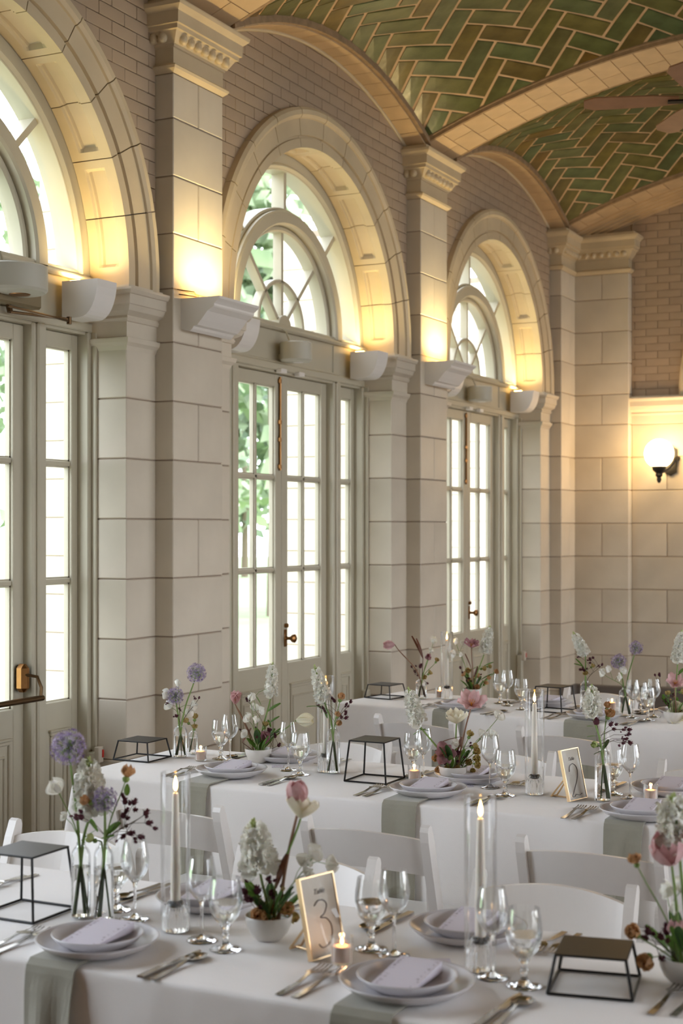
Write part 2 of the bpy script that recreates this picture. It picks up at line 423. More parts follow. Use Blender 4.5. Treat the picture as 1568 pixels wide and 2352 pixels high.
# ---- archivolts: moulded voussoirs with a coffered soffit
VP = [(1.09, 4.44, 0), (1.09, 4.385, 0), (1.10, 4.376, 1), (1.10, 4.366, 1), (1.112, 4.358, 1), (1.112, 4.29, 1), (1.10, 4.282, 1), (1.10, 4.272, 1), (1.09, 4.263, 0), (1.09, 4.205, 0),
      (1.145, 4.205, 0), (1.148, 4.217, 0), (1.160, 4.217, 0), (1.164, 4.199, 0), (1.262, 4.194, 0), (1.266, 4.182, 0), (1.284, 4.170, 0), (1.312, 4.170, 0), (1.33, 4.186, 0), (1.33, 4.44, 0)]
def voussoir(a0, a1, foot):
    m = MB(); angs = []
    pan = []
    for k in range(6): pan.append((30 * k + 2.2, 30 * k + 27.8))
    steps = sorted(set([a0, a1] + [a0 + (a1 - a0) * i / 4 for i in range(5)] + [q for p in pan for q in (p[0], p[0] + .9, p[1] - .9, p[1]) if a0 < q < a1]))
    rings = []
    def rec(a):
        for p in pan:
            if p[0] < a < p[1]:
                return 1.0 if (p[0] + .85 < a < p[1] - .85) else (.5)
        return 0.0
    if foot: rings.append((None, 0))
    for a in steps: rings.append((a, rec(a)))
    for a, q in rings:
        for r, y, fl_ in VP:
            rr = 1.09 + (r - 1.09) * (q if fl_ else 1)
            if a is None:
                sx = 1 if a1 < 90 else -1
                m.v.append((sx * rr, y, -.075))
            else: m.v.append((rr * math.cos(math.radians(a)), y, rr * math.sin(math.radians(a))))
    n = len(VP)
    if foot and a1 > 90:   # foot belongs at the far end
        ft = m.v[:n]; m.v = m.v[n:] + ft
    R = len(rings)
    for i in range(R - 1):
        for k in range(n):
            m.f.append((i * n + k, (i + 1) * n + k, (i + 1) * n + (k + 1) % n, i * n + (k + 1) % n)); m.mi.append(0)
    m.f.append(tuple(range(n))); m.f.append(tuple((R - 1) * n + k for k in range(n))[::-1]); m.mi += [0, 0]
    return m.mesh('voussoir', 'arch_stone', True, 25)
def archivolt(parent, place):
    for i in range(12):
        g = .14
        me = cached(('vs', i), lambda: voussoir(i * 15 + (g if i else 0), (i + 1) * 15 - (g if i < 11 else 0), i in (0, 11)))
        place(me, parent)
for c in BC[1:]:
    am = MB()
    for i in range(24):
        a, b = math.radians(i * 7.5), math.radians(i * 7.5 + 7.5)
        for (y0, y1) in ((4.24, 4.42),):
            q = [(c + r * math.cos(t), y, ARC + r * math.sin(t)) for (r, t) in ((1.13, a), (1.13, b), (1.30, b), (1.30, a)) for y in (y0,)]
            am.quad(*q)
    ar = link('archivolt', am.mesh('archivolt', 'mortar'), wall_left)
    archivolt(ar, lambda me, p: link('voussoir', me, p, (c, 0, ARC)))

# ---- painted brick of the spandrels
def brickwork(parent, lo, hi, c, ztop, zbot, mk, arch=True, rmin=1.325):
    bh, bl = .0684, .215; row = 0; z = zbot
    while z < 4.9:
        x = lo - (bl / 2 if row % 2 else 0)
        while x < hi:
            a0, a1, b0, b1 = max(x, lo) + .0018, min(x + bl, hi) - .0018, z + .0018, z + bh - .0018
            x += bl
            if a1 - a0 < .02: continue
            poly = [(a0, b0), (a1, b0), (a1, b1), (a0, b1)]; full = True
            mx, mz = (a0 + a1) / 2, (b0 + b1) / 2
            if arch:
                d = math.hypot(mx - c, mz - ARC)
                if mz > ARC - .05 and d < rmin + .2:
                    nx, nz = (mx - c) / d, (mz - ARC) / d
                    q = clip_poly(poly, nx, nz, nx * c + nz * ARC + rmin)
                    if q != poly: full = False
                    poly = q
                elif abs(mx - c) < rmin and mz < ARC: poly = []
            if len(poly) < 3: continue
            sl = (ztop(mx + .01) - ztop(mx - .01)) / .02
            q = clip_poly(poly, sl, -1, sl * mx - ztop(mx))
            if len(q) != len(poly) or any(abs(u[1] - w[1]) > 1e-6 for u, w in zip(q, poly)): full = False
            poly = q
            if len(poly) < 3 or area(poly) < .0006: continue
            mk(poly, full, mx, mz, a1 - a0)
        z += bh; row += 1
BRN = [0]
def lw_brick(par):
    def f(poly, full, mx, mz, L):
        BRN[0] += 1
        if full:
            block('brick', mx - L / 2, mx + L / 2, YW, YW + .022, poly[0][1], poly[2][1], 'brick_paint', par, .0025)
        else:
            m = MB(); cx = sum(p[0] for p in poly) / len(poly); cz = sum(p[1] for p in poly) / len(poly)
            m.prism([(p[0] - cx, p[1] - cz) for p in poly], 0, .022, 'y')
            link('brick', m.mesh('brick', 'brick_paint'), par, (cx, YW, cz))
    return f
for c in BC[1:]:
    sm = MB(); sm.box(c - .02, c + .02, 4.25, 4.26, 4.4, 4.5)
    spn = link('brick_spandrel', sm.mesh('brick_spandrel', 'brick_joint'), wall_left)
    brickwork(spn, c - 1.36 if c > 6 else 4.95, c + 1.36, c, lambda x, c=c: zc(x - c) + .01, 2.9, lw_brick(spn))

# ---- far wall
wf = MB()
wf.box(XFW + .012, 13.62, -6.2, 4.6, 0, 5.2)
wf.box(XF + .006, XFW + .03, 3.62, 4.2, 0, 4.39)
wall_far = struct('wall_far', wf.mesh('wall_far', 'brick_joint'))
fp = MB(); fp.box(13.28, 13.33, 3.7, 4.1, .05, 4.3); fpe = link('pilaster', fp.mesh('pilaster', 'mortar'), wall_far)
def side(z0, z1, k):
    if k % 2 == 1:
        block('stone_block', XF, XFW + .06, 3.614, 3.866 - J, z0 + J, z1 - J, 'stone', fpe)
        block('stone_block', XF, XFW + .06, 3.866 + J, YF + .004, z0 + J, z1 - J, 'stone', fpe)
    else: block('stone_block', XF, XFW + .06, 3.614, YF + .004, z0 + J, z1 - J, 'stone', fpe)
courses(fpe, side, 'f')
def loftx(prof, y0, y1, x0, x1, ey0, ey1):
    m = MB(); rings = []
    for z, p in prof:
        rings.append([(x1, y0 - p * ey0, z), (x0 - p, y0 - p * ey0, z), (x0 - p, y1 + p * ey1, z), (x1, y1 + p * ey1, z)])
    for i in range(len(rings) - 1):
        r, s = rings[i], rings[i + 1]
        for k in range(3): m.quad(r[k + 1], r[k], s[k], s[k + 1])
    m.quad(*rings[-1][::-1]); m.quad(*rings[0])
    return m
fcap = link('capital', loftx(CAP, 3.614, YF, XF, 13.5, 1, 0).mesh('capital', 'arch_stone'), wall_far)
for i in range(7): link('egg_ornament', CACHE['egg'], fcap, (XF - .034, 3.65 + .07 * i, 4.211), (0, math.radians(25), 0), (.026, .029, .034))
ic = MB(); IMPF = [(z, p) for z, p in IMP if z > 2.6565]
link('impost_cap', loftx([(2.657, 0)] + IMPF, .4, 3.615, XFW, 13.5, 1, 0).mesh('impost_cap', 'stone'), wall_far)
for i in range(len(low) - 1):
    z0, z1 = low[i + 1], low[i]; y = 3.614; first = .326 if i % 2 == 0 else .17
    ys = [y, y - .326, y - .326 - .45, y - 1.25, y - 1.7, y - 2.2, .6] if i % 2 else [y, y - .50, y - .98, y - 1.45, y - 1.95, y - 2.4, .6]
    for k in range(len(ys) - 1):
        block('stone_block', XFW, XFW + .06, ys[k + 1] + J, ys[k] - J, z0 + J, z1 - J, 'stone', wall_far)
def fw_brick(poly, full, mx, mz, L):
    if full: block('brick', XFW, XFW + .022, mx - L / 2, mx + L / 2, poly[0][1], poly[2][1], 'brick_paint', wall_far, .0025)
    else:
        m = MB(); cx = sum(p[0] for p in poly) / len(poly); cz = sum(p[1] for p in poly) / len(poly)
        m.prism([(p[0] - cx, p[1] - cz) for p in poly], 0, .022, 'x'); link('brick', m.mesh('brick', 'brick_paint'), wall_far, (XFW, cx, cz))
brickwork(wall_far, 2.62, 3.614, 1.84, lambda y: zr(y) + .02, 2.91, fw_brick, True, 1.325)
arf = MB(); arf.box(13.352, 13.353, 1.0, 2.6, 2.9, 4.0)
far_ar = link('archivolt', arf.mesh('archivolt', 'arch_stone'), wall_far)
archivolt(far_ar, lambda me, p: link('voussoir', me, p, (XFW - YW, 1.84, ARC), (0, 0, 0)) if False else link('voussoir', me, p, (XFW - YW, 1.84, ARC), (0, 0, -PI / 2), (1, 1, 1)))
bf = MB(); bf.box(XFW - .06, XFW, .4, 3.62, 0, .27, .01); bf.box(XF - .06, XFW, 3.59, 4.13, 0, .27, .01)
struct('baseboard_far', bf.mesh('baseboard_far', 'plinth'))
bl_ = MB()
for c in PC: bl_.box(c - .26, min(c + .26, XF), YF - .03, YF + .02, 0, .27, .008)
struct('baseboard_left', bl_.mesh('baseboard_left', 'plinth'))

# ---- vaults: tan mortar shell with herringbone glazed tiles
cm = MB()
for c in BC:
    NX, NY = 16, 28
    for i in range(NX):
        for j in range(NY):
            xs = [-1.40 + 2.8 * (i + k) / NX for k in (0, 1)]; ys = [-.55 + 4.68 * (j + k) / NY for k in (0, 1)]
            cm.quad((c + xs[0], ys[0], zv(xs[0], ys[0])), (c + xs[0], ys[1], zv(xs[0], ys[1])), (c + xs[1], ys[1], zv(xs[1], ys[1])), (c + xs[1], ys[0], zv(xs[1], ys[0])))
cm.box(-3.2, 13.6, -6.2, -.5, 4.9, 5.0); cm.box(-3.2, .3, -.6, 4.6, 4.9, 5.0); cm.box(-3.2, 13.4, -.62, -.5, 4.3, 5.4)
cm.box(-3.2, 13.6, -6.2, 4.7, 5.45, 5.55)
ceiling = struct('ceiling', cm.mesh('ceiling', 'tile_mortar'))
L_, W_ = .335, .138; JN = .0115
tiles = []
def rot45(u, v): return ((u - v) * .70711, (u + v) * .70711)
for bi, c in enumerate(BC):
    for i in range(-14, 15):
        for k in range(-34, 35):
            for kind in (0, 1):
                ox, oy = i * L_ + k * W_, -i * L_ + k * W_
                if kind == 0: r = (ox, oy, ox + L_, oy + W_)
                else: r = (ox + L_, oy + W_ - L_, ox + L_ + W_, oy + W_)
                p = [(r[0] + JN, r[1] + JN), (r[2] - JN, r[1] + JN), (r[2] - JN, r[3] - JN), (r[0] + JN, r[3] - JN)]
                q = [rot45(*a) for a in p]; q = [(-a[1], a[0]) for a in q]
                q = [(a[0], a[1] + 1.8) for a in q]
                if max(a[0] for a in q) < -1.36 or min(a[0] for a in q) > 1.36 or max(a[1] for a in q) < -.45 or min(a[1] for a in q) > 4.06: continue
                for cl in ((1, 0, -1.355), (-1, 0, -1.355), (0, -1, -4.065), (0, 1, -.45)):
                    q = clip_poly(q, *cl)
                    if len(q) < 3: break
                if len(q) < 3 or area(q) < .0012: continue
                cx = sum(a[0] for a in q) / len(q); cy = sum(a[1] for a in q) / len(q)
                px, py, Z = proj((c + cx, cy, zv(cx, cy)))
                vis = bi >= 2 and -60 < px < 1640 and py > -70 and Z > 0
                ang = 0 if kind == 0 else 1
                tiles.append((not vis, Z, bi, c, q, cx, cy))
tiles.sort(key=lambda t: (t[0], t[1]))
stuff = MB(); nt_ = 0
for hid, Z, bi, c, q, cx, cy in tiles:
    def zz(a, d): return zv(a[0], a[1]) + d
    jit = random.uniform(-.0015, .0015)
    if not hid and nt_ < 298:
        m = MB(); z0 = zv(cx, cy); n = len(q)
        bot = [(a[0] - cx, a[1] - cy, zz(a, -.007 + jit) - z0) for a in q]; top = [(a[0] - cx, a[1] - cy, zz(a, .006) - z0) for a in q]
        m.add(bot + top, [tuple(range(n))[::-1]] + [(i, (i + 1) % n, n + (i + 1) % n, n + i) for i in range(n)])
        link('tile', m.mesh('tile', 'tile_green'), ceiling, (c + cx, cy, z0)); nt_ += 1
    else:
        n = len(q); stuff.add([(c + a[0], a[1], zz(a, -.007)) for a in q], [tuple(range(n))[::-1]])
s_ = link('tile_field', stuff.mesh('tile_field', 'tile_green'), ceiling); s_['kind'] = 'stuff'
# ribs
rb = MB()
ribs = MB()
for c in PC:
    xa, xb = c - .24, min(c + .24, 13.4)
    NY = 30
    for j in range(NY):
        y0 = -.55 + 4.72 * j / NY; y1 = -.55 + 4.72 * (j + 1) / NY
        v = [(xa, y0, zr(y0) + .008), (xb, y0, zr(y0) + .008), (xb, y1, zr(y1) + .008), (xa, y1, zr(y1) + .008)]
        v += [(p[0], p[1], p[2] + .25) for p in v]
        ribs.add(v, [(3, 2, 1, 0), (0, 1, 5, 4), (2, 3, 7, 6), (1, 2, 6, 5), (3, 0, 4, 7)])
rbo = link('rib', ribs.mesh('rib', 'tile_mortar'), ceiling)
for c in PC[1:]:
    xa, xb = c - .245, min(c + .245, 13.30)
    y = 4.10; k = 0
    while y > 1.2:
        y1 = y - .15
        sp_ = xa + (xb - xa) * (.38 if k % 2 else .6)
        for (u, w_) in ((xa, sp_), (sp_, xb)):
            m = MB(); cy = (y + y1) / 2; cx = (u + w_) / 2; z0 = zr(cy)
            pts = [(u + .003, y1 + .003), (w_ - .003, y1 + .003), (w_ - .003, y - .003), (u + .003, y - .003)]
            bot = [(p[0] - cx, p[1] - cy, zr(p[1]) - z0) for p in pts]; top = [(a, b, z + .014) for a, b, z in bot]
            m.add(bot + top, [(3, 2, 1, 0), (0, 1, 5, 4), (1, 2, 6, 5), (2, 3, 7, 6), (3, 0, 4, 7)])
            link('rib_tile', m.mesh('rib_tile', 'tile_cream'), rbo, (cx, cy, z0))
        y = y1; k += 1
rim = MB()
for bi, c in enumerate(BC):
    for xe, s2 in ((-1.36, 1), (1.36, -1)):
        for j in range(30):
            y0 = -.5 + 4.58 * j / 30; y1 = -.5 + 4.58 * (j + 1) / 30
            for (off, dz, wd) in ((0, -.012, .022), (.022, .012, .018)):
                xa, xb = sorted((c + xe + s2 * off, c + xe + s2 * (off + wd)))
                v = [(xa, y0, zr(y0) + .012 + dz), (xb, y0, zr(y0) + .012 + dz), (xb, y1, zr(y1) + .012 + dz), (xa, y1, zr(y1) + .012 + dz)]
                v += [(p[0], p[1], p[2] + .035) for p in v]; rim.add(v, [(3, 2, 1, 0), (0, 1, 5, 4), (2, 3, 7, 6), (1, 2, 6, 5), (3, 0, 4, 7)])
    for i in range(24):
        x0 = -1.36 + 2.72 * i / 24; x1 = -1.36 + 2.72 * (i + 1) / 24
        v = [(c + x0, 4.04, zc(x0) + .008), (c + x1, 4.04, zc(x1) + .008), (c + x1, 4.066, zc(x1) + .008), (c + x0, 4.066, zc(x0) + .008)]
        v += [(p[0], p[1], p[2] + .06) for p in v]; rim.add(v, [(3, 2, 1, 0), (0, 1, 5, 4), (2, 3, 7, 6), (1, 2, 6, 5), (3, 0, 4, 7)])
        v = [(c + x0, 4.07, zc(x0) + .01), (c + x1, 4.07, zc(x1) + .01), (c + x1, 4.24, zc(x1) + .01), (c + x0, 4.24, zc(x0) + .01)]
        v += [(p[0], p[1], p[2] + .2) for p in v]; rim.add(v, [(3, 2, 1, 0), (0, 1, 5, 4), (2, 3, 7, 6), (1, 2, 6, 5), (3, 0, 4, 7)])
link('rib_rim', rim.mesh('rib_rim', 'rim_brown'), ceiling)
for c in BC[2:]:
    for i in range(18):
        x0 = -1.35 + 2.70 * i / 18; x1 = -1.35 + 2.70 * (i + 1) / 18; xm = (x0 + x1) / 2; z0 = zc(xm); m = MB()
        pts = [(x0 + .003, 4.072), (x1 - .003, 4.072), (x1 - .003, 4.222), (x0 + .003, 4.222)]
        bot = [(p[0] - xm, p[1] - 4.147, zc(p[0]) - z0) for p in pts]; top = [(a, b, z + .014) for a, b, z in bot]
        m.add(bot + top, [(3, 2, 1, 0), (0, 1, 5, 4), (1, 2, 6, 5), (2, 3, 7, 6), (3, 0, 4, 7)])
        link('border_tile', m.mesh('border_tile', 'tile_cream'), rbo, (c + xm, 4.147, z0))
    rd = MB()
    rd.tube([(c - 1.36 + 2.72 * i / 24, 4.222, zc(-1.36 + 2.72 * i / 24) - .004) for i in range(25)], .013, 6); link('arch_bead', rd.mesh('arch_bead', 'arch_stone', True), rbo)
cs = MB()
for k in range(5):
    for j in range(24):
        y0 = 4.1 - 4.0 * j / 24; y1 = 4.1 - 4.0 * (j + 1) / 24; zo = -.018 * (k + 1); xa = 13.10 + .045 * k
        v = [(xa, y1, zr(y1) + zo), (13.36, y1, zr(y1) + zo), (13.36, y0, zr(y0) + zo), (xa, y0, zr(y0) + zo)]
        v += [(p[0], p[1], p[2] + .02) for p in v]; cs.add(v, [(3, 2, 1, 0), (0, 1, 5, 4), (1, 2, 6, 5), (2, 3, 7, 6), (3, 0, 4, 7)])
link('corbel_mould', cs.mesh('corbel_mould', 'tile_cream'), wall_far)

# ---- windows (fanlights) and doors
def ringseg(m, r0, r1, y0, y1, a0, a1, n=24, b=0.):
    prof = [(r0, y1), (r0, y0 + b), (r0 + b, y0), (r1 - b, y0), (r1, y0 + b), (r1, y1)] if b else [(r0, y1), (r0, y0), (r1, y0), (r1, y1)]
    base = len(m.v); k = len(prof)
    for i in range(n + 1):
        a = math.radians(a0 + (a1 - a0) * i / n)
        for r, y in prof: m.v.append((r * math.cos(a), y, r * math.sin(a)))
    for i in range(n):
        for j in range(k):
            m.f.append((base + i * k + j, base + (i + 1) * k + j, base + (i + 1) * k + (j + 1) % k, base + i * k + (j + 1) % k)); m.mi.append(0)
def spoke(m, r0, r1, a, y0, y1, wd):
    t = math.radians(a); d = Vector((math.cos(t), 0, math.sin(t))); s = Vector((-d.z, 0, d.x)) * wd / 2
    pts = [d * r0 - s, d * r1 - s, d * r1 + s, d * r0 + s]
    v = [(p.x, y0, p.z) for p in pts] + [(p.x, y1, p.z) for p in pts]
    m.add(v, [(0, 1, 2, 3), (7, 6, 5, 4), (0, 4, 5, 1), (1, 5, 6, 2), (2, 6, 7, 3), (3, 7, 4, 0)])
def fan_meshes():
    o = {}
    m = MB(); ringseg(m, .985, 1.17, 4.442, 4.57, 0, 180, 48, .004); ringseg(m, .992, 1.03, 4.425, 4.46, 0, 180, 48, .016); o['outer_frame'] = m.mesh('outer_frame', 'white_paint', True, 35)
    m = MB(); ringseg(m, .645, .735, 4.42, 4.57, 0, 180, 48, .012); ringseg(m, .735, .755, 4.46, 4.57, 0, 180, 48, .004); o['ring_mullion'] = m.mesh('ring_mullion', 'white_paint', True, 35)
    m = MB(); ringseg(m, .608, .645, 4.47, 4.56, 0, 180, 48, .01); o['inner_sash'] = m.mesh('inner_sash', 'white_paint', True, 35)
    m = MB(); ringseg(m, .285, .312, 4.49, 4.55, 0, 180, 32, .006); o['small_arch_bar'] = m.mesh('small_arch_bar', 'white_paint', True, 35)
    m = MB(); m.prism([(.085 * math.cos(math.radians(a)), .085 * math.sin(math.radians(a))) for a in range(0, 181, 15)], 4.47, 4.55, 'y'); o['rosette'] = m.mesh('rosette', 'white_paint')
    return o
fanm = fan_meshes()
def sector(r0, r1, a0, a1):
    m = MB(); n = 8
    v = [(r1 * math.cos(math.radians(a0 + (a1 - a0) * i / n)), 4.535, r1 * math.sin(math.radians(a0 + (a1 - a0) * i / n))) for i in range(n + 1)]
    if r0 > .01: v += [(r0 * math.cos(math.radians(a1 - (a1 - a0) * i / n)), 4.535, r0 * math.sin(math.radians(a1 - (a1 - a0) * i / n))) for i in range(n + 1)]
    else: v += [(0, 4.535, 0)]
    m.add(v, [tuple(range(len(v)))]); return m.mesh('pane', 'pane_glass')
for wi, c in enumerate(BC[1:]):
    m = MB(); m.box(c - 1.10, c + 1.10, 4.44, 4.57, ARC - .03, ARC + .02, .006); m.box(c - 1.10, c + 1.10, 4.405, 4.45, ARC - .035, ARC - .008, .01)
    win = struct('window_%d' % (wi + 1), m.mesh('window_sill_bar', 'white_paint'))
    for k, me in fanm.items(): link(k, me, win, (c, 0, ARC))
    for a in (45, 90, 135):
        m = MB(); spoke(m, .75, .99, a, 4.47, 4.56, .034); spoke(m, .06, .615, a, 4.49, 4.55, .028)
        link('glazing_bar', m.mesh('glazing_bar', 'white_paint'), win, (c, 0, ARC))
    for (r0, r1) in ((.75, .985), (.30, .62), (0, .30)):
        for a in range(0, 180, 45):
            link('pane', cached(('sec', r0, a), lambda: sector(r0, r1, a, a + 45)), win, (c, 0, ARC))
    # transom and frame posts
    m = MB(); m.box(c - 1.10, c + 1.10, 4.45, 4.57, 2.677, ARC - .03)
    m.box(c - 1.10, c + 1.10, 4.43, 4.46, 2.69, 2.735, .006); m.box(c - .72, c + .72, 4.44, 4.46, 2.735, 2.75, .004)
    for x in (-1.09, -.74, .63, 1.0): m.box(c + x, c + x + .09, 4.442, 4.46, 2.735, 2.93, .003)
    link('transom', m.mesh('transom', 'white_paint'), win)
    for sgn in (-1, 1):
        m = MB(); a, b = sorted((c + sgn * .63, c + sgn * .74)); m.box(a, b, 4.44, 4.57, 0, 2.69, .008)
        a2, b2 = sorted((c + sgn * .655, c + sgn * .715)); m.box(a2, b2, 4.425, 4.45, 0, 2.69, .008)
        link('frame_post', m.mesh('frame_post', 'white_paint'), win)
        m = MB(); a, b = sorted((c + sgn * 1.085, c + sgn * 1.10)); m.box(a, b, 4.40, 4.57, 0, 2.69, .004)
        a, b = sorted((c + sgn * 1.06, c + sgn * 1.088)); m.box(a, b, 4.43, 4.57, 0, 2.69, .006)
        a, b = sorted((c + sgn * 1.045, c + sgn * 1.10)); m.box(a, b, 4.385, 4.43, 0, .58, .006)
        link('frame_jamb', m.mesh('frame_jamb', 'white_paint'), win)
    def leaf(x0, x1, st0, st1, cols, name, di):
        m = MB(); y0, y1 = 4.495, 4.545
        def bx(a, b, z0, z1, yy0=y0, yy1=y1, bb=.004): m.box(a, b, yy0, yy1, z0, z1, bb)
        bx(x0, x0 + st0, .01, 2.675); bx(x1 - st1, x1, .01, 2.675)
        bx(x0 + st0, x1 - st1, 2.598, 2.675); bx(x0 + st0, x1 - st1, .01, .847)
        ia, ib = x0 + st0 + .03, x1 - st1 - .03
        for (u, w_, z0, z1) in ((ia, ib, .68, .70), (ia, ib, .14, .155), (ia, ia + .012, .155, .68), (ib - .012, ib, .155, .68)): bx(u, w_, z0, z1, 4.482, 4.5, .005)
        bx(ia - .01, ib + .01, .70, .712, 4.476, 4.5, .004)
        jb, jc = ia + .035, ib - .035
        if jc - jb > .06:
            for (u, w_, z0, z1) in ((jb, jc, .62, .632), (jb, jc, .20, .212), (jb, jb + .01, .212, .62), (jc - .01, jc, .212, .62)): bx(u, w_, z0, z1, 4.486, 4.5, .004)
        d = struct(name, m.mesh(name, 'white_paint'))
        gx0, gx1 = x0 + st0, x1 - st1; wd = (gx1 - gx0 - (.026 if cols == 2 else 0)) / cols
        zs = [(.847, 1.431), (1.455, 2.014), (2.038, 2.598)]
        mm = MB()
        for z in (1.443, 2.026): mm.box(gx0, gx1, 4.503, 4.54, z - .012, z + .012, .004)
        if cols == 2: mm.box(gx0 + wd, gx0 + wd + .026, 4.503, 4.54, .847, 2.598, .004)
        link('glazing_bar', mm.mesh('glazing_bar', 'white_paint'), d)
        for cidx in range(cols):
            a = gx0 + cidx * (wd + .026)
            for z0, z1 in zs:
                def mk(w=round(wd, 4), h=round(z1 - z0, 4)):
                    q = MB(); q.quad((0, 0, 0), (w, 0, 0), (w, 0, h), (0, 0, h)); return q.mesh('pane', 'pane_glass')
                link('pane', cached(('pane', round(wd, 4), round(z1 - z0, 4)), mk), d, (a, 4.525, z0))
                bd = MB()
                for (u, w_, p0, p1) in ((a, a + .008, z0, z1), (a + wd - .008, a + wd, z0, z1), (a, a + wd, z0, z0 + .008), (a, a + wd, z1 - .008, z1)): bd.box(u, w_, 4.512, 4.538, p0, p1)
                link('glazing_bead', bd.mesh('glazing_bead', 'white_paint'), d)
        return d
    b0 = wi * 4
    dl = leaf(c - .63, c - .003, .078, .078, 2, 'door_%d' % (b0 + 1), 0)
    dr = leaf(c + .003, c + .63, .078, .078, 2, 'door_%d' % (b0 + 2), 0)
    leaf(c - 1.06, c - .74, .05, .06, 1, 'door_%d' % (b0 + 3), 0); leaf(c + .74, c + 1.06, .06, .05, 1, 'door_%d' % (b0 + 4), 0)
    if wi > 0:
        m = MB(); m.tube([(c + .045, 4.495, 1.004), (c + .045, 4.47, 1.004), (c + .045, 4.455, 1.004), (c + .045, 4.44, 1.004), (c + .045, 4.425, 1.004), (c + .045, 4.415, 1.004)], [.014, .010, .012, .026, .028, .014], 16)
        m.box(c + .03, c + .06, 4.488, 4.497, .95, 1.06, .003); m.tube([(c + .045, 4.495, 1.085), (c + .045, 4.475, 1.085)], .014, 10)
        link('door_knob', m.mesh('door_knob', 'brass', True, 40), dr)
        m = MB(); m.tube([(c - .04, 4.485, 2.07), (c - .04, 4.485, 2.66)], .008, 8)
        for z in (2.08, 2.25, 2.36, 2.62): m.box(c - .054, c - .026, 4.478, 4.497, z, z + .03, .004)
        link('surface_bolt', m.mesh('surface_bolt', 'brass'), dl)
        for x in (-.16, .08):
            m = MB(); m.box(c + x - .015, c + x + .06, 4.40, 4.44, 2.672, 2.70, .004); link('door_magnet', m.mesh('door_magnet', 'fixture_white'), win)
    else:
        m = MB(); m.box(c + .555, c + .61, 4.43, 4.497, .925, 1.06, .02)
        pb = link('panic_bar', m.mesh('panic_bar', 'brass'), dr)
        m = MB(); m.tube([(c + .575, 4.44, 1.01), (c + .60, 4.39, 1.0), (c + .605, 4.37, .95), (c + .60, 4.37, .905)], .008, 8); m.tube([(c + .615, 4.37, .90), (c - .02, 4.37, .90)], .014, 10)
        link('push_rail', m.mesh('push_rail', 'dark_brass', True, 40), pb)
        m = MB(); m.box(c + .2, c + .60, 4.36, 4.45, 2.735, 2.815, .01); dc = link('door_closer', m.mesh('door_closer', 'closer_box'), win)
        m = MB(); m.tube([(c + .40, 4.40, 2.735), (c + .40, 4.39, 2.70)], .014, 8); m.tube([(c + .40, 4.39, 2.702), (c + .70, 4.28, 2.698)], .007, 6); m.tube([(c + .70, 4.28, 2.69), (c + .05, 4.12, 2.665)], .006, 6)
        m.tube([(c + .70, 4.28, 2.675), (c + .70, 4.28, 2.71)], .012, 8)
        link('closer_arm', m.mesh('closer_arm', 'dark_brass'), dc)

# ---- unseen right and back walls, opened and closed to shape the daylight
rw = MB()
x = -3.2
while x < 13.5:
    rw.box(x, x + (1.2 if x > 0 else 3.35), -6.3, -6.0, 0, 4.9); rw.box(x + 1.2, x + 3.35, -6.3, -6.0, 4.2, 4.9); x += 3.35
rw.box(-3.3, -3.1, -6.3, 4.6, 0, 4.95); rw.box(-3.3, -3.1, -6.3, 4.6, 3.9, 4.95); rw.box(-3.3, -3.1, -6.3, 4.6, 0, 1.0)
struct('wall_right', rw.mesh('wall_right', 'stone'))

# ---- outside
g = MB(); g.box(-60, 90, 8.2, 120, -.6, -.25); lawn = struct('ground', g.mesh('ground', 'grass')); lawn.name = 'ground'
g = MB(); g.box(-12, 30, 4.6, 8.2, -.35, -.04); struct('terrace', g.mesh('terrace', 'paving')).name = 'terrace_floor'
g = MB(); g.box(-60, 90, -80, -6.3, -.6, -.1); struct('ground_right', g.mesh('ground_right', 'paving'))
for xc, y1 in ((6.655, 7.2), (9.865, 7.4), (13.075, 7.0), (16.285, 7.0)):
    k0 = MB(); k0.box(xc - .3, xc + .3, 6.12, y1 - .02, -.04, 4.6)
    root = link('porch_pier', k0.mesh('porch_pier', 'mortar')); root['kind'] = 'structure'
    for i in range(15):
        block('stone_block', xc - .31, xc + .31, 6.1, y1, i * .305 + .004 - .04, (i + 1) * .305 - .004 - .04, 'stone', root, .006)
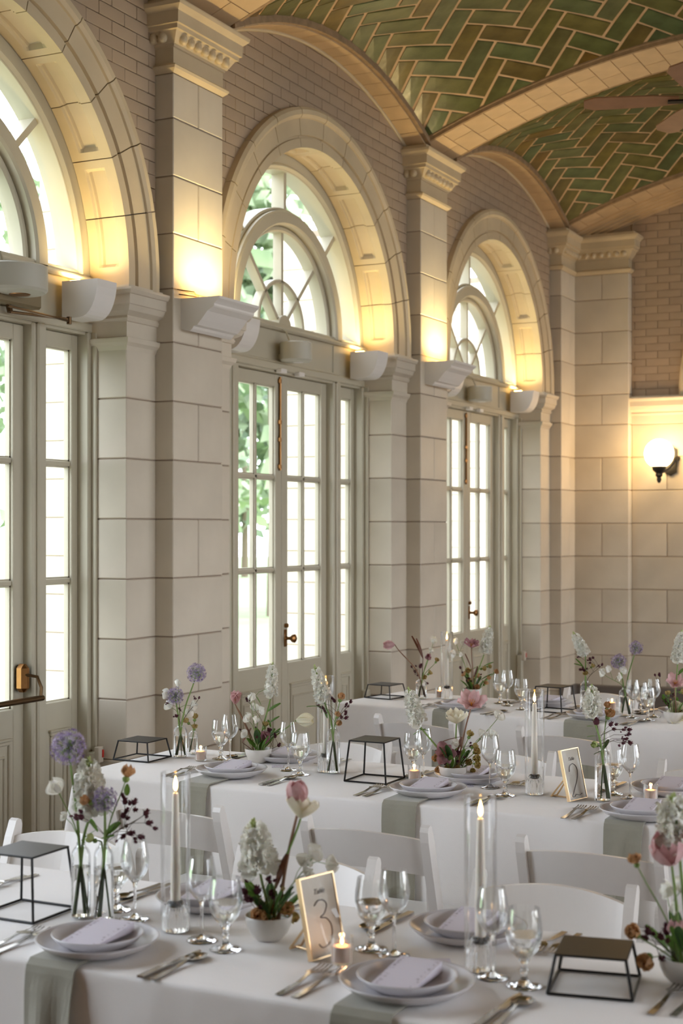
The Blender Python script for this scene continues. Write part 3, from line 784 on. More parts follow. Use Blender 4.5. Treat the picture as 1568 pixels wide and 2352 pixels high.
# ================================================================ TABLES, CLOTHS, CHAIRS
def cloth_mesh(L, Wd, seed):
    """local: x across (0..Wd, near edge x=0), y along 0..-L ; top at TZ"""
    rnd = random.Random(seed); r = .03; pts = []
    def arc(cx, cy, a0, a1):
        for i in range(5):
            a = math.radians(a0 + (a1 - a0) * i / 4); pts.append((cx + r * math.cos(a), cy + r * math.sin(a), math.cos(a), math.sin(a)))
    def seg(x0, y0, x1, y1, nx, ny, n):
        for i in range(1, n): pts.append((x0 + (x1 - x0) * i / n, y0 + (y1 - y0) * i / n, nx, ny))
    nl = int(L / .025); nw = int(Wd / .025)
    arc(Wd - r, -r, 0, 90); seg(Wd - r, 0, r, 0, 0, 1, nw); arc(r, -r, 90, 180); seg(0, -r, 0, -L + r, -1, 0, nl)
    arc(r, -L + r, 180, 270); seg(r, -L, Wd - r, -L, 0, -1, nw); arc(Wd - r, -L + r, 270, 360); seg(Wd, -L + r, Wd, -r, 1, 0, nl)
    ph = [rnd.uniform(0, 6) for _ in range(6)]; m = MB(); rows = []
    prof = [(0, -.012), (-.0012, -.006), (-.004, -.002), (-.010, 0), (-.02, .0005)] + [(-.02 - .73 * (i / 16), None) for i in range(1, 17)]
    s = 0
    for pi_, (x, y, nx, ny) in enumerate(pts):
        if pi_: s += math.hypot(x - pts[pi_ - 1][0], y - pts[pi_ - 1][1])
        col = []
        cd_ = min(math.hypot(x - a, y - b) for a in (0, Wd) for b in (0, -L))
        cf = math.exp(-(cd_ / .10) ** 2)
        for dz, off in prof:
            if off is None:
                d = (-dz - .02) / .73
                w_ = .012 * math.sin(s * 9 + ph[0]) + .009 * math.sin(s * 17 + ph[1] + 1.2 * d) + .006 * math.sin(s * 29 + ph[2])
                off = .003 + d * (.010 + w_ * (1.0 + .5 * math.sin(s * 2.1 + ph[3]))) + cf * .08 * d * (1 + .3 * math.sin(s * 60))
            col.append((x + nx * off, y + ny * off, TZ + dz))
        rows.append(col)
    n = len(rows); k = len(prof)
    for c_ in rows: m.v += c_
    for i in range(n):
        for j in range(k - 1):
            m.f.append((i * k + j, i * k + j + 1, ((i + 1) % n) * k + j + 1, ((i + 1) % n) * k + j)); m.mi.append(0)
    m.f.append(tuple(i * k for i in range(n))); m.mi.append(0)
    return m.mesh('tablecloth', 'cloth_white', True, 50)
T3R = math.radians(-8.5)
TABLES = [  # corner (near-left), length, width, rotation
    ((2.545, 3.35, 0), 4.0, .72, 0, 'front', 'nearest the camera'), ((4.555, 3.385, 0), 4.3, .765, 0, 'middle', 'second from the camera'), ((7.06, 3.52, 0), 3.4, .66, T3R, 'back', 'farthest from the camera')]
for ti, (c, L, Wd, rz, nm, d) in enumerate(TABLES):
    t = thing('banquet_table', 'folding banquet table hidden under the %s white cloth' % nm, 'table', c, rz)
    m = MB(); m.box(.02, Wd - .02, -L + .02, -.02, TZ - .035, TZ - .006, .004); link('tabletop', m.mesh('tabletop', 'chair_white'), t)
    for x in (.1, Wd - .1):
        for y in (-.2, -1.9, -L + .2):
            m = MB(); m.tube([(x, y, 0), (x, y, TZ - .03)], .014, 8); link('leg', m.mesh('leg', 'steel'), t)
    o = link('tablecloth', cloth_mesh(L, Wd, ti), None, (c[0], c[1], 0.002), (0, 0, rz))
    o['label'] = 'long white tablecloth on the %s table, %s' % (nm, d); o['category'] = 'tablecloth'; o['group'] = 'white tablecloths'

def chair_meshes():
    o = {}
    def post(s):
        m = MB(); hw = .014; y = s * .205
        path = [(-.205, .782), (-.195, .75), (-.12, .52), (-.06, .36), (.15, 0.0)]; wd = [.018, .023, .024, .023, .018]
        ring = []
        for (x, z), w_ in zip(path, wd): ring.append([(x - w_, y - hw, z), (x + w_, y - hw, z), (x + w_, y + hw, z), (x - w_, y + hw, z)])
        for i in range(len(ring) - 1):
            for k in range(4): m.quad(ring[i][k], ring[i][(k + 1) % 4], ring[i + 1][(k + 1) % 4], ring[i + 1][k])
        m.quad(*ring[-1][::-1])
        # rounded top
        x, z = path[0]; t = [(x - .018, z), (x - .012, z + .014), (x, z + .020), (x + .012, z + .014), (x + .018, z)]
        m.prism([(p[0], p[1]) for p in t], y - hw, y + hw, 'y')
        return m.mesh('back_post', 'chair_white')
    def rear(s):
        m = MB(); y = s * .175; hw = .011
        path = [(-.085, .575), (-.075, .45), (-.13, .25), (-.22, 0)]; ring = []
        for (x, z) in path: ring.append([(x - .022, y - hw, z), (x + .022, y - hw, z), (x + .022, y + hw, z), (x - .022, y + hw, z)])
        for i in range(3):
            for k in range(4): m.quad(ring[i][k], ring[i][(k + 1) % 4], ring[i + 1][(k + 1) % 4], ring[i + 1][k])
        m.quad(*ring[-1][::-1]); x, z = path[0]
        m.prism([(x + .022 * math.cos(a), z + .03 * math.sin(a)) for a in [PI * i / 8 for i in range(9)]], y - hw, y + hw, 'y')
        return m.mesh('rear_leg', 'chair_white')
    def slat():
        m = MB(); n = 16; H0, H1 = .635, .752
        def pt(u, k, side):
            y = -.192 + .384 * u; bow = .035 * (1 - (2 * u - 1) ** 2); arch = .020 * (1 - (2 * u - 1) ** 2)
            z = (H0 + arch * .9) if k == 0 else (H1 + arch)
            x = -.155 - (z - H0) * .32 - bow + (.008 if side else -.008); return (x, y, z)
        for i in range(n):
            a, b = i / n, (i + 1) / n
            m.quad(pt(a, 0, 0), pt(a, 1, 0), pt(b, 1, 0), pt(b, 0, 0)); m.quad(pt(a, 0, 1), pt(b, 0, 1), pt(b, 1, 1), pt(a, 1, 1))
            m.quad(pt(a, 1, 0), pt(a, 1, 1), pt(b, 1, 1), pt(b, 1, 0)); m.quad(pt(a, 0, 0), pt(b, 0, 0), pt(b, 0, 1), pt(a, 0, 1))
        m.quad(pt(0, 0, 0), pt(0, 0, 1), pt(0, 1, 1), pt(0, 1, 0)); m.quad(pt(1, 0, 0), pt(1, 1, 0), pt(1, 1, 1), pt(1, 0, 1))
        return m.mesh('backrest', 'chair_white', True, 40)
    m = MB(); m.box(-.13, .17, -.16, .16, .43, .47, .012); seat = m.mesh('seat', 'seat_vinyl')
    m = MB(); m.box(-.14, .172, -.165, .165, .415, .432, .003); sf = m.mesh('seat_frame', 'chair_white')
    m = MB(); m.tube([(-.155, -.17, .16), (-.155, .17, .16)], .009, 8); st = m.mesh('stretcher', 'chair_white')
    m = MB(); m.tube([(.065, -.2, .15), (.065, .2, .15)], .009, 8); st2 = m.mesh('stretcher', 'chair_white')
    bo = []
    for s in (-1, 1):
        m = MB(); m.tube([(-.108, s * .19, .50), (-.108, s * .222, .50)], .006, 8); bo.append(('bolt', m.mesh('bolt', 'steel')))
    return [('back_post', post(-1)), ('back_post', post(1)), ('rear_leg', rear(-1)), ('rear_leg', rear(1)), ('backrest', slat()), ('seat', seat), ('seat_frame', sf), ('stretcher', st), ('stretcher', st2)] + bo
CHM = chair_meshes()
def chair(x, y, rz, label, group):
    t = thing('folding_chair', label, 'chair', (x, y, 0), rz, group)
    for n, me in CHM: link(n, me, t)
GC = 'white wooden folding chairs'
# near side of the middle table, backs to the camera
for y, lb in ((2.69, 'white folding chair behind the front left taper candle, back to camera'), (1.96, 'white folding chair behind the front table number, back to camera'), (1.245, 'white folding chair at middle table\'s near side, rightmost, back to camera')):
    chair(4.345, y, 0, lb, GC)
for y, lb in ((2.74, 'white folding chair at the left edge, behind the tall front riser, facing the camera'), (1.92, 'white folding chair facing the camera, behind the front table number frame'), (1.20, 'white folding chair facing the camera, behind the low front riser')):
    chair(3.475, y, PI, lb, GC)
for y, lb in ((2.82, 'white folding chair at far side of the middle table behind its tall riser'), (2.09, 'white folding chair at far side of the middle table behind its tall candle'), (1.23, 'white folding chair at far side of middle table near the right edge')):
    chair(5.545, y, PI, lb, GC)
for x, y, lb in ((6.72, 2.80, 'white folding chair at near side of the back table, left one'), (6.60, 2.03, 'white folding chair at near side of the back table, right one')):
    chair(x, y, math.radians(-6), lb, GC)
chair(7.93, 2.40, PI + math.radians(-6), 'white folding chair at far side of the back table behind its tall riser', GC)

# ================================================================ TABLEWARE
def plate_mesh(R, name):
    s = R / .135; m = MB()
    m.lathe([(0, .003), (.082 * s, .003), (.085 * s, 0), (.090 * s, 0), (.094 * s, .004), (.118 * s, .012), (.132 * s, .024), (.1352 * s, .0275), (.134 * s, .0292), (.130 * s, .027), (.115 * s, .0165), (.096 * s, .009), (.07 * s, .0075), (0, .0075)], 56)
    return m.mesh(name, 'ceramic', True)
PL = plate_mesh(.135, 'dinner_plate'); SP = plate_mesh(.100, 'salad_plate')
def card_mesh():
    m = MB(); w_, l, h = .092, .152, .018
    m.box(-l / 2, l / 2, -w_ / 2, w_ / 2, 0, .0012)
    a = math.atan2(h, l); q = Matrix.Rotation(-a, 3, 'Y')
    k = MB(); k.box(0, l, -w_ / 2, w_ / 2, 0, .0012)
    m.add([tuple(q @ Vector(p) + Vector((-l / 2, 0, .0012))) for p in k.v], k.f)
    k = MB(); k.prism([(-l / 2, .001), (l / 2, .001), (l / 2, h)], -w_ / 2 + .002, -w_ / 2 + .003, 'y')
    m.add(k.v, k.f, 1)
    return m.mesh('menu_card', ['paper', 'paper'])
def print_mesh():
    m = MB(); w_, l, h = .092, .152, .018; rnd = random.Random(3); a = math.atan2(h, l); q = Matrix.Rotation(-a, 3, 'Y')
    for i in range(46):
        x = rnd.uniform(.006, l - .006); s = rnd.choice((-1, 1)); y = s * (w_ / 2 - rnd.uniform(0, .010)); dx = rnd.uniform(.001, .004); dy = rnd.uniform(.002, .009)
        pts = [(x - dx, y, .0016), (x + dx * .3, y - s * dy, .0016), (x + dx, y - s * dy * .3, .0016)]
        m.add([tuple(q @ Vector(p) + Vector((-l / 2, 0, .0012))) for p in pts], [(0, 1, 2)])
    return m.mesh('printed_border', 'mark_lilac')
CM, PM = card_mesh(), print_mesh()
def cut_mesh(kind):
    m = MB()
    def strip(pts, th=.0022, mi=0):   # pts: (x, halfwidth, z)
        for i in range(len(pts) - 1):
            (x0, w0, z0), (x1, w1, z1) = pts[i], pts[i + 1]
            v = [(x0, -w0, z0), (x1, -w1, z1), (x1, w1, z1), (x0, w0, z0)]; v += [(a, b, c + th) for a, b, c in v]
            m.add(v, [(3, 2, 1, 0), (4, 5, 6, 7), (0, 1, 5, 4), (2, 3, 7, 6), (1, 2, 6, 5), (3, 0, 4, 7)])
    if kind == 'fork':
        strip([(0, .0055, .001), (.03, .0058, .001), (.08, .0042, .003), (.115, .003, .008), (.13, .0045, .010), (.140, .0115, .009), (.150, .0125, .007)])
        for k in range(4):
            y = -.0108 + .0072 * k
            for (a, b, za, zb) in ((.150, .170, .007, .005), (.170, .192, .005, .0065), (.192, .205, .0065, .009)):
                v = [(a, y - .0016, za), (b, y - .0013, zb), (b, y + .0013, zb), (a, y + .0016, za)]; v += [(p[0], p[1], p[2] + .002) for p in v]
                m.add(v, [(3, 2, 1, 0), (4, 5, 6, 7), (0, 1, 5, 4), (2, 3, 7, 6), (1, 2, 6, 5), (3, 0, 4, 7)])
    elif kind == 'knife':
        strip([(0, .0065, .001), (.04, .007, .001), (.09, .0055, .002), (.10, .006, .002)], .005)
        m.prism([(.10, -.004), (.115, -.008), (.19, -.010), (.215, -.004), (.222, .004), (.19, .006), (.10, .005)], .003, .0045)
    else:
        strip([(0, .0055, .001), (.03, .0058, .001), (.09, .004, .003), (.130, .003, .008), (.137, .004, .008)])
        n = 14; base = len(m.v)
        for j, (rr, dz) in enumerate(((1, .008), (.75, .003), (.4, .001))):
            for i in range(n):
                a = 2 * PI * i / n; m.v.append((.165 + .030 * rr * math.cos(a), .019 * rr * math.sin(a), dz))
        m.v.append((.165, 0, .0008))
        for j in range(2):
            for i in range(n):
                m.f.append((base + j * n + i, base + j * n + (i + 1) % n, base + (j + 1) * n + (i + 1) % n, base + (j + 1) * n + i)); m.mi.append(0)
        for i in range(n): m.f.append((base + 2 * n + i, base + 2 * n + (i + 1) % n, base + 3 * n)); m.mi.append(0)
    m.v = [(x, y * 1.25, z) for x, y, z in m.v]
    return m.mesh(kind, 'steel', kind != 'knife', 40)
CUT = {k: cut_mesh(k) for k in ('fork', 'knife', 'spoon')}
def single(name, me, label, cat, loc, rz=0., group=None, rot=None):
    o = link(name, me, None, loc, rot if rot else (0, 0, rz)); o['label'] = label; o['category'] = cat
    if group: o['group'] = group
    return o
def napkin_mesh(Wn, drop, seed, tw):
    """x: 0 at table edge, + onto the table; hangs at x<0"""
    rnd = random.Random(seed); m = MB(); n = 10
    prof = [(.24, .0015), (.10, .0015), (.02, .0015), (.004, .001), (-.006, -.006), (-.0105, -.02)] + [(-.014 - .018 * (i / 8), -.02 - drop * i / 8) for i in range(1, 9)]
    ph = rnd.uniform(0, 6)
    def pt(i, k, th):
        x, z = prof[k]; u = i / n - .5; d = max(0, -z) / max(drop, .01)
        y = u * Wn * (1 - tw * d) + .012 * d * math.sin(ph)
        fold = d * .012 * math.sin(u * 9 + ph) ; ox = -fold if z < 0 else 0
        return (x + ox - (th if z < -.004 else 0), y, z + (th if z >= -.004 else 0))
    K = len(prof)
    for k in range(K - 1):
        for i in range(n):
            m.quad(pt(i, k, .0045), pt(i + 1, k, .0045), pt(i + 1, k + 1, .0045), pt(i, k + 1, .0045)); m.quad(pt(i, k, 0), pt(i, k + 1, 0), pt(i + 1, k + 1, 0), pt(i + 1, k, 0))
        m.quad(pt(0, k, 0), pt(0, k, .0045), pt(0, k + 1, .0045), pt(0, k + 1, 0)); m.quad(pt(n, k, 0), pt(n, k + 1, 0), pt(n, k + 1, .0045), pt(n, k, .0045))
    m.quad(pt(0, K - 1, 0), pt(0, K - 1, .0045), pt(n, K - 1, .0045), pt(n, K - 1, 0))
    me = m.mesh('napkin', 'napkin_sage', False)
    return me
def setting(px, py, tname, where, far=False, nap=True, rz=0., forks=True, knives=True, edge=None, wn=.125, card=True, cutdx=0.0):
    c = TP(px, py, TZ + .025); c.z = TZ + .002; q = Matrix.Rotation(rz, 3, 'Z'); sg = -1 if far else 1
    zz = TZ + .0075 if nap else TZ + .0025
    single('dinner_plate', PL, 'large dinner plate %s' % where, 'plate', (c.x, c.y, zz), rz, 'white dinner plates')
    single('salad_plate', SP, 'small white plate %s' % where, 'plate', (c.x, c.y, zz + .0085), rz, 'white salad plates')
    if card:
        cr = single('menu_card', CM, 'folded menu card %s' % where, 'card', (c.x, c.y, zz + .0262), rz, 'folded menu cards')
        link('printed_border', PM, cr)
    rr = rz + (PI if far else 0)
    if nap:
        x0 = {'front': 2.545, 'middle': 4.555}.get(tname, 7.06 + .1495 * (c.y - 3.52))
        me = napkin_mesh(wn, .33, int(px), .12)
        single('napkin', me, 'grey-green napkin %s' % where, 'napkin', (x0, c.y + .028, TZ + .004), rz, 'grey-green napkins')
    for on, items in ((forks, (('fork', .187), ('fork', .222))), (knives, (('knife', -.195), ('spoon', -.225)))):
        if not on: continue
        for n_, (k, dy) in enumerate(items):
            off = q @ Vector((-.125 * sg + cutdx, dy * sg, 0))
            side = {'fork': 'left' if not far else 'right', 'knife': 'right' if not far else 'left', 'spoon': 'right' if not far else 'left'}[k]
            extra = ('outer ' if n_ else 'inner ') if k == 'fork' else ''
            single(k, CUT[k], '%s%s %s of plate %s' % (extra, k, side, where), k, (c.x + off.x, c.y + off.y, TZ + .003), rr + math.radians(-3 + 2 * n_), 'steel ' + k + 's')
setting(224, 2161, 'front', 'at front left, below the bottle vases')
setting(934, 2257, 'front', 'at bottom centre, right of the votive')
setting(484, 2058, 'front', 'across the front table behind the left goblet', far=True, nap=False)
setting(1075, 2128, 'front', 'across the front table behind the right candle', far=True, nap=False)
setting(531, 1769, 'middle', 'at left end of the middle table')
setting(983, 1812, 'middle', 'at the middle table, beneath its central bowl of flowers')
setting(1473, 1863, 'middle', 'at the middle table, right of the table number')
setting(658, 1733, 'middle', 'across the middle table, behind the left bowl', far=True, nap=False)
setting(1082, 1779, 'middle', 'across the middle table, behind the central bowl', far=True, nap=False)
setting(1538, 1807, 'middle', 'across the middle table at right edge', far=True, nap=False)
setting(1056, 1620, 'back', 'at left of the back table', rz=T3R, wn=.17)
setting(1364, 1642, 'back', 'at right of the back table, beside the low vase', rz=T3R, wn=.17)
setting(1258, 1610, 'back', 'across the back table, seen through the tall riser', far=True, nap=False, rz=T3R)
setting(1573, 1632, 'back', 'across the back table at right edge', far=True, nap=False, rz=T3R, card=False)
# cutlery whose plates lie outside the picture
for k, px, py, rz, lb in (('fork', 1492, 2336, 0, 'steel fork at the bottom right corner, left one'), ('fork', 1545, 2340, 0, 'steel fork at the bottom right corner, right one'),
                          ('spoon', 58, 2015, PI, 'steel spoon at left edge, behind the tall front riser'), ('fork', 85, 2012, PI, 'steel fork at left edge, beside the spoon behind the riser')):
    c = TP(px, py); single(k, CUT[k], lb, k, (c.x, c.y, TZ + .003), rz + math.radians(-4), 'steel ' + k + 's')

def riser(px, py, h, label, rz=0.):
    c = TP(px, py); t = thing('display_riser', label, 'stand', (c.x, c.y, TZ + .003), rz, 'black metal risers')
    b, a, r = .083, .069, .0028
    B = [(-b, -b), (b, -b), (b, b), (-b, b)]; A = [(-a, -a), (a, -a), (a, a), (-a, a)]
    for i in range(4):
        j = (i + 1) % 4
        m = MB(); m.tube([(B[i][0], B[i][1], r), (B[j][0], B[j][1], r)], r * 1.2, 6); link('base_bar', m.mesh('base_bar', 'black_metal'), t)
        m = MB(); m.tube([(B[i][0], B[i][1], r), (A[i][0], A[i][1], h)], r * 1.2, 6); link('leg', m.mesh('leg', 'black_metal'), t)
    m = MB(); m.box(-a - .003, a + .003, -a - .003, a + .003, h - .002, h + .003, .0015); link('top_plate', m.mesh('top_plate', 'black_metal'), t)
riser(327, 1744, .076, 'low black metal riser at left end of the middle table')
riser(860, 1793, .148, 'tall black metal riser on the middle table, left of centre', 0)
riser(62, 2098, .150, 'tall black metal riser at left edge of the front table')
riser(1365, 2268, .076, 'low black metal riser at right of the front table', math.radians(10))
riser(885, 1603, .072, 'low black metal riser at left end of the back table', T3R)
riser(1272, 1634, .125, 'tall black metal riser on the back table, seen above the candle', T3R)

def glass_lathe(name, prof, mat_, n=28, ribs=None): 
    m = MB(); m.lathe(prof, n, wob=ribs); return m.mesh(name, mat_, True, 60)
HG = glass_lathe('glass_cylinder', [(.0335, .002), (.034, .12), (.034, .24), (.034, .362), (.0328, .3635), (.0322, .362), (.0320, .358)], 'thin_glass', 40)
HH = glass_lathe('candle_holder', [(0, 0), (.029, 0), (.0295, .004), (.029, .034), (.0275, .038), (.0262, .041), (.025, .046), (.022, .060), (.018, .067), (.0125, .069), (.0115, .055), (0, .05)], 'solid_glass', 96, lambda a, z: 1 + .05 * math.cos(18 * a) if 0 < z < .06 else 1)
TC = glass_lathe('taper_candle', [(0, 0), (.0115, 0), (.0112, .08), (.0095, .18), (.0075, .256), (.006, .262), (0, .259)], 'wax', 20)
WK = (lambda m: (m.tube([(0, 0, 0), (.0008, 0, .006), (0, 0, .011)], .0008, 5), m.mesh('wick', 'wick'))[1])(MB())
FLM = glass_lathe('flame', [(0, 0), (.0035, .004), (.0052, .010), (.0046, .018), (.0026, .027), (0, .036)], 'flame_glow', 12)
def hurricane(px, py, where):
    c = TP(px, py); x, y = c.x, c.y; z = TZ + .003
    single('glass_cylinder', HG, 'tall clear glass cylinder around the taper candle %s' % where, 'glass cylinder', (x, y, z), 0, 'glass cylinder shades')
    single('candle_holder', HH, 'ribbed clear glass holder under the taper candle, %s' % where, 'candle holder', (x, y, z + .001), 0, 'ribbed glass candle holders')
    o = single('taper_candle', TC, 'lit white taper candle %s' % where, 'candle', (x, y, z + .054), 0, 'lit taper candles')
    link('wick', WK, o, (0, 0, .258)); link('flame', FLM, o, (0, 0, .266))
    ld = bpy.data.lights.new('candle_light', 'POINT'); ld.energy = .12; ld.color = (1, .62, .3); ld.shadow_soft_size = .008
    lo = bpy.data.objects.new('candle_light', ld); COL.objects.link(lo); lo.parent = o; lo.location = (0, 0, .285)
hurricane(403, 2140, 'at left of the front table'); hurricane(1103, 2230, 'at right of the front table'); hurricane(1227, 1826, 'on the middle table left of its number')
hurricane(748, 1774, 'on the middle table behind the tall vase'); hurricane(1026, 1606, 'on the back table')
VG = glass_lathe('glass_cup', [(0, .001), (.021, .001), (.023, .004), (.0248, .058), (.0238, .058), (.0222, .006), (0, .005)], 'thin_glass', 28)
VW = glass_lathe('wax', [(0, .006), (.0212, .006), (.0228, .036), (.020, .038), (0, .037)], 'votive_wax', 24)
VF = glass_lathe('flame', [(0, 0), (.0028, .003), (.0034, .006), (.0022, .012), (0, .018)], 'flame_glow', 10)
VGl = glass_lathe('glowing_melt', [(0, .0378), (.012, .0378), (.012, .0384), (0, .0386)], 'votive_glow', 16)  # melted wax made to glow, standing in for flame light in it
for px, py, wh in ((785, 2216, 'on the front table beside the table number'), (951, 1795, 'beside the tall riser on the middle table'), (461, 1749, 'beside the low riser on the middle table'),
                   (1494, 1842, 'on the middle table behind the right plate'), (1010, 1604, 'on the back table beside the taper candle'), (1405, 1632, 'on the back table beside the allium vase')):
    c = TP(px, py); t = thing('votive_candle', 'small lit votive in a clear cup %s' % wh, 'candle', (c.x, c.y, TZ + .003), 0, 'votive candles')
    link('glass_cup', VG, t); link('wax', VW, t); link('flame', VF, t, (0, 0, .040)); link('glowing_melt', VGl, t)
    ld = bpy.data.lights.new('votive_light', 'POINT'); ld.energy = .05; ld.color = (1, .55, .3); ld.shadow_soft_size = .006
    lo = bpy.data.objects.new('votive_light', ld); COL.objects.link(lo); lo.parent = t; lo.location = (0, 0, .05)
# glasses
WB = glass_lathe('bowl', [(.004, .088), (.014, .094), (.026, .108), (.0325, .125), (.034, .136), (.033, .150), (.029, .172), (.0265, .186), (.0257, .186), (.0282, .172), (.0322, .150), (.0332, .136), (.0316, .126), (.025, .1095), (.012, .096), (0, .093)], 'thin_glass', 32)
WS = glass_lathe('stem', [(.0045, .010), (.0036, .02), (.0036, .07), (.005, .084), (.010, .091), (.006, .0935), (0, .094)], 'solid_glass', 16)
WF = glass_lathe('foot', [(0, 0), (.033, 0), (.034, .001), (.032, .003), (.018, .005), (.008, .009), (.0045, .014), (0, .014)], 'solid_glass', 32)
GB = glass_lathe('bowl', [(.005, .052), (.016, .058), (.029, .075), (.0365, .097), (.0375, .110), (.036, .128), (.0315, .158), (.0307, .158), (.0352, .128), (.0366, .110), (.0355, .098), (.028, .077), (.014, .060), (0, .057)], 'thin_glass', 32)
GS = glass_lathe('stem', [(.010, .008), (.0065, .018), (.006, .026), (.0095, .031), (.0065, .036), (.0062, .044), (.012, .0535), (.008, .057), (0, .0575)], 'solid_glass', 20)
GF = glass_lathe('foot', [(0, 0), (.034, 0), (.0352, .001), (.033, .003), (.02, .005), (.012, .008), (.009, .012), (0, .012)], 'solid_glass', 32)
GWt = glass_lathe('water', [(0, .0585), (.0135, .0615), (.0275, .078), (.0346, .0978), (.0352, .104), (0, .104)], 'water', 28)
def wine(px, py, where):
    c = TP(px, py); t = thing('wine_glass', 'clear wine glass %s' % where, 'wine glass', (c.x, c.y, TZ + .003), random.uniform(0, 3), 'empty wine glasses')
    link('bowl', WB, t); link('stem', WS, t); link('foot', WF, t)
def goblet(px, py, where):
    c = TP(px, py); t = thing('water_goblet', 'short-stemmed goblet of water %s' % where, 'goblet', (c.x, c.y, TZ + .003), random.uniform(0, 3), 'goblets of water')
    link('bowl', GB, t); link('stem', GS, t); link('foot', GF, t); link('water', GWt, t)
wine(310, 2114, 'at front left, right of the bottle vases'); goblet(268, 2092, 'at front left, behind the bottle vases'); wine(463, 2163, 'at front, just right of the left taper candle')
goblet(518, 2184, 'at front, left of the white flower bowl'); goblet(853, 2183, 'at front, right of the table number'); wine(905, 2198, 'at front, beside the goblet right of the table number')
wine(1130, 2248, 'at front, right of the right taper candle'); goblet(1203, 2268, 'at front, left of the low riser')
goblet(507, 1745, 'at the middle table, left of the pink tulip'); wine(528, 1750, 'at the middle table, beside the goblet left of the pink tulip')
wine(662, 1771, 'at the middle table, right of the left flower bowl'); goblet(689, 1781, 'at the middle table below the white tulip')
goblet(949, 1781, 'at the middle table, just right of the tall riser'); wine(972, 1789, 'at the middle table, left of the central bowl')
wine(1125, 1811, 'at the middle table, right of the central bowl'); goblet(1160, 1829, 'at the middle table, left of the right candle')
goblet(1408, 1826, 'at the middle table, behind the right vase'); wine(1447, 1836, 'at the middle table, right of the right vase')
goblet(1148, 1617, 'at the back table, leftmost of the three beside the bowl'); wine(1165, 1622, 'at the back table, middle of the three beside the bowl'); goblet(1197, 1631, 'at the back table, rightmost of the three beside the bowl')
wine(1453, 1650, 'at the back table, right of the allium vase'); goblet(1487, 1656, 'at the back table, right of the wine glass by the alliums'); wine(1501, 1648, 'at the back table, rightmost of the three by the alliums'); goblet(1471, 1641, 'at the back table, behind the others by the alliums')

# vases and bowls
def vase_prof(r, h): return [(0, .004), (r * .9, .004), (r * .97, .003), (r * .9, 0), (r, .006), (r, h * .80), (r * .93, h * .87), (r * .72, h * .925), (r * .50, h * .95), (r * .44, h * .97), (r * .47, h), (r * .42, h), (r * .39, h * .97), (r * .45, h * .945)]
def vase(px, py, r, h, label, lvl=.68):
    c = TP(px, py); t = thing('bottle_vase', label, 'vase', (c.x, c.y, TZ + .003), 0, 'clear bottle vases')
    link('glass', cached(('vg', r, h), lambda: glass_lathe('glass', vase_prof(r, h), 'thin_glass', 32)), t)
    link('water', cached(('vw', r, h, lvl), lambda: glass_lathe('water', [(0, .006), (r * .92, .006), (r * .95, .01), (r * .95, h * lvl), (0, h * lvl)], 'water', 32)), t)
    return {'c': Vector((c.x, c.y, TZ + .003)), 'h': h, 'r': r, 'neck': r * .36, 'kind': 'vase'}
def bowl(px, py, label, s=1.):
    c = TP(px, py); t = thing('flower_bowl', label, 'bowl', (c.x, c.y, TZ + .003), random.uniform(0, 3), 'small white flower bowls')
    f = lambda a, z: 1 + .012 * math.sin(3 * a) + .008 * math.sin(5 * a + 1)
    link('body', cached(('bw',), lambda: glass_lathe('body', [(0, 0), (.026, 0), (.030, .003), (.042, .016), (.050, .034), (.0535, .054), (.0525, .0555), (.050, .054), (.046, .036), (.036, .014), (0, .008)], 'bowl_ceramic', 40, f)), t, (0, 0, 0), (0, 0, 0), s)
    link('flower_frog', cached(('fr',), lambda: glass_lathe('flower_frog', [(0, .009), (.020, .009), (.026, .012), (.026, .024), (0, .026)], 'soil', 20)), t, (0, 0, 0), (0, 0, 0), s)
    return {'c': Vector((c.x, c.y, TZ + .003)), 'h': .05, 'r': .04, 'neck': .018, 'kind': 'bowl'}
V = {}
V['A1'] = vase(186, 2110, .0235, .178, 'clear bottle vase at front left, left of the pair'); V['A2'] = vase(238, 2118, .0235, .185, 'clear bottle vase at front left, right of the pair')
V['B'] = bowl(617, 2160, 'white ceramic flower bowl on the front table')
V['C'] = bowl(1572, 2262, 'white ceramic flower bowl at bottom right corner')
V['D1'] = vase(414, 1741, .0285, .130, 'clear bottle vase beside the low riser on the middle table'); V['D2'] = vase(443, 1734, .020, .098, 'smallest clear vase, beside the votive on the middle table')
V['E'] = bowl(593, 1753, 'white ceramic flower bowl at left of the middle table')
V['F'] = vase(765, 1778, .0265, .178, 'tall clear bottle vase in front of the candle on the middle table')
V['G'] = bowl(1040, 1796, 'white ceramic flower bowl at centre of the middle table')
V['H'] = vase(1384, 1842, .0275, .182, 'tall clear bottle vase right of the middle table number')
V['I'] = vase(967, 1606, .031, .108, 'clear bottle vase at left of the back table')
V['J'] = bowl(1085, 1606, 'white ceramic flower bowl at left of the back table')
V['K'] = vase(1345, 1640, .029, .165, 'tall clear bottle vase on the back table right of the riser')
V['L'] = vase(1435, 1646, .031, .140, 'clear bottle vase holding two alliums on the back table')
V['N'] = bowl(1548, 1662, 'white ceramic flower bowl at right edge of the back table')

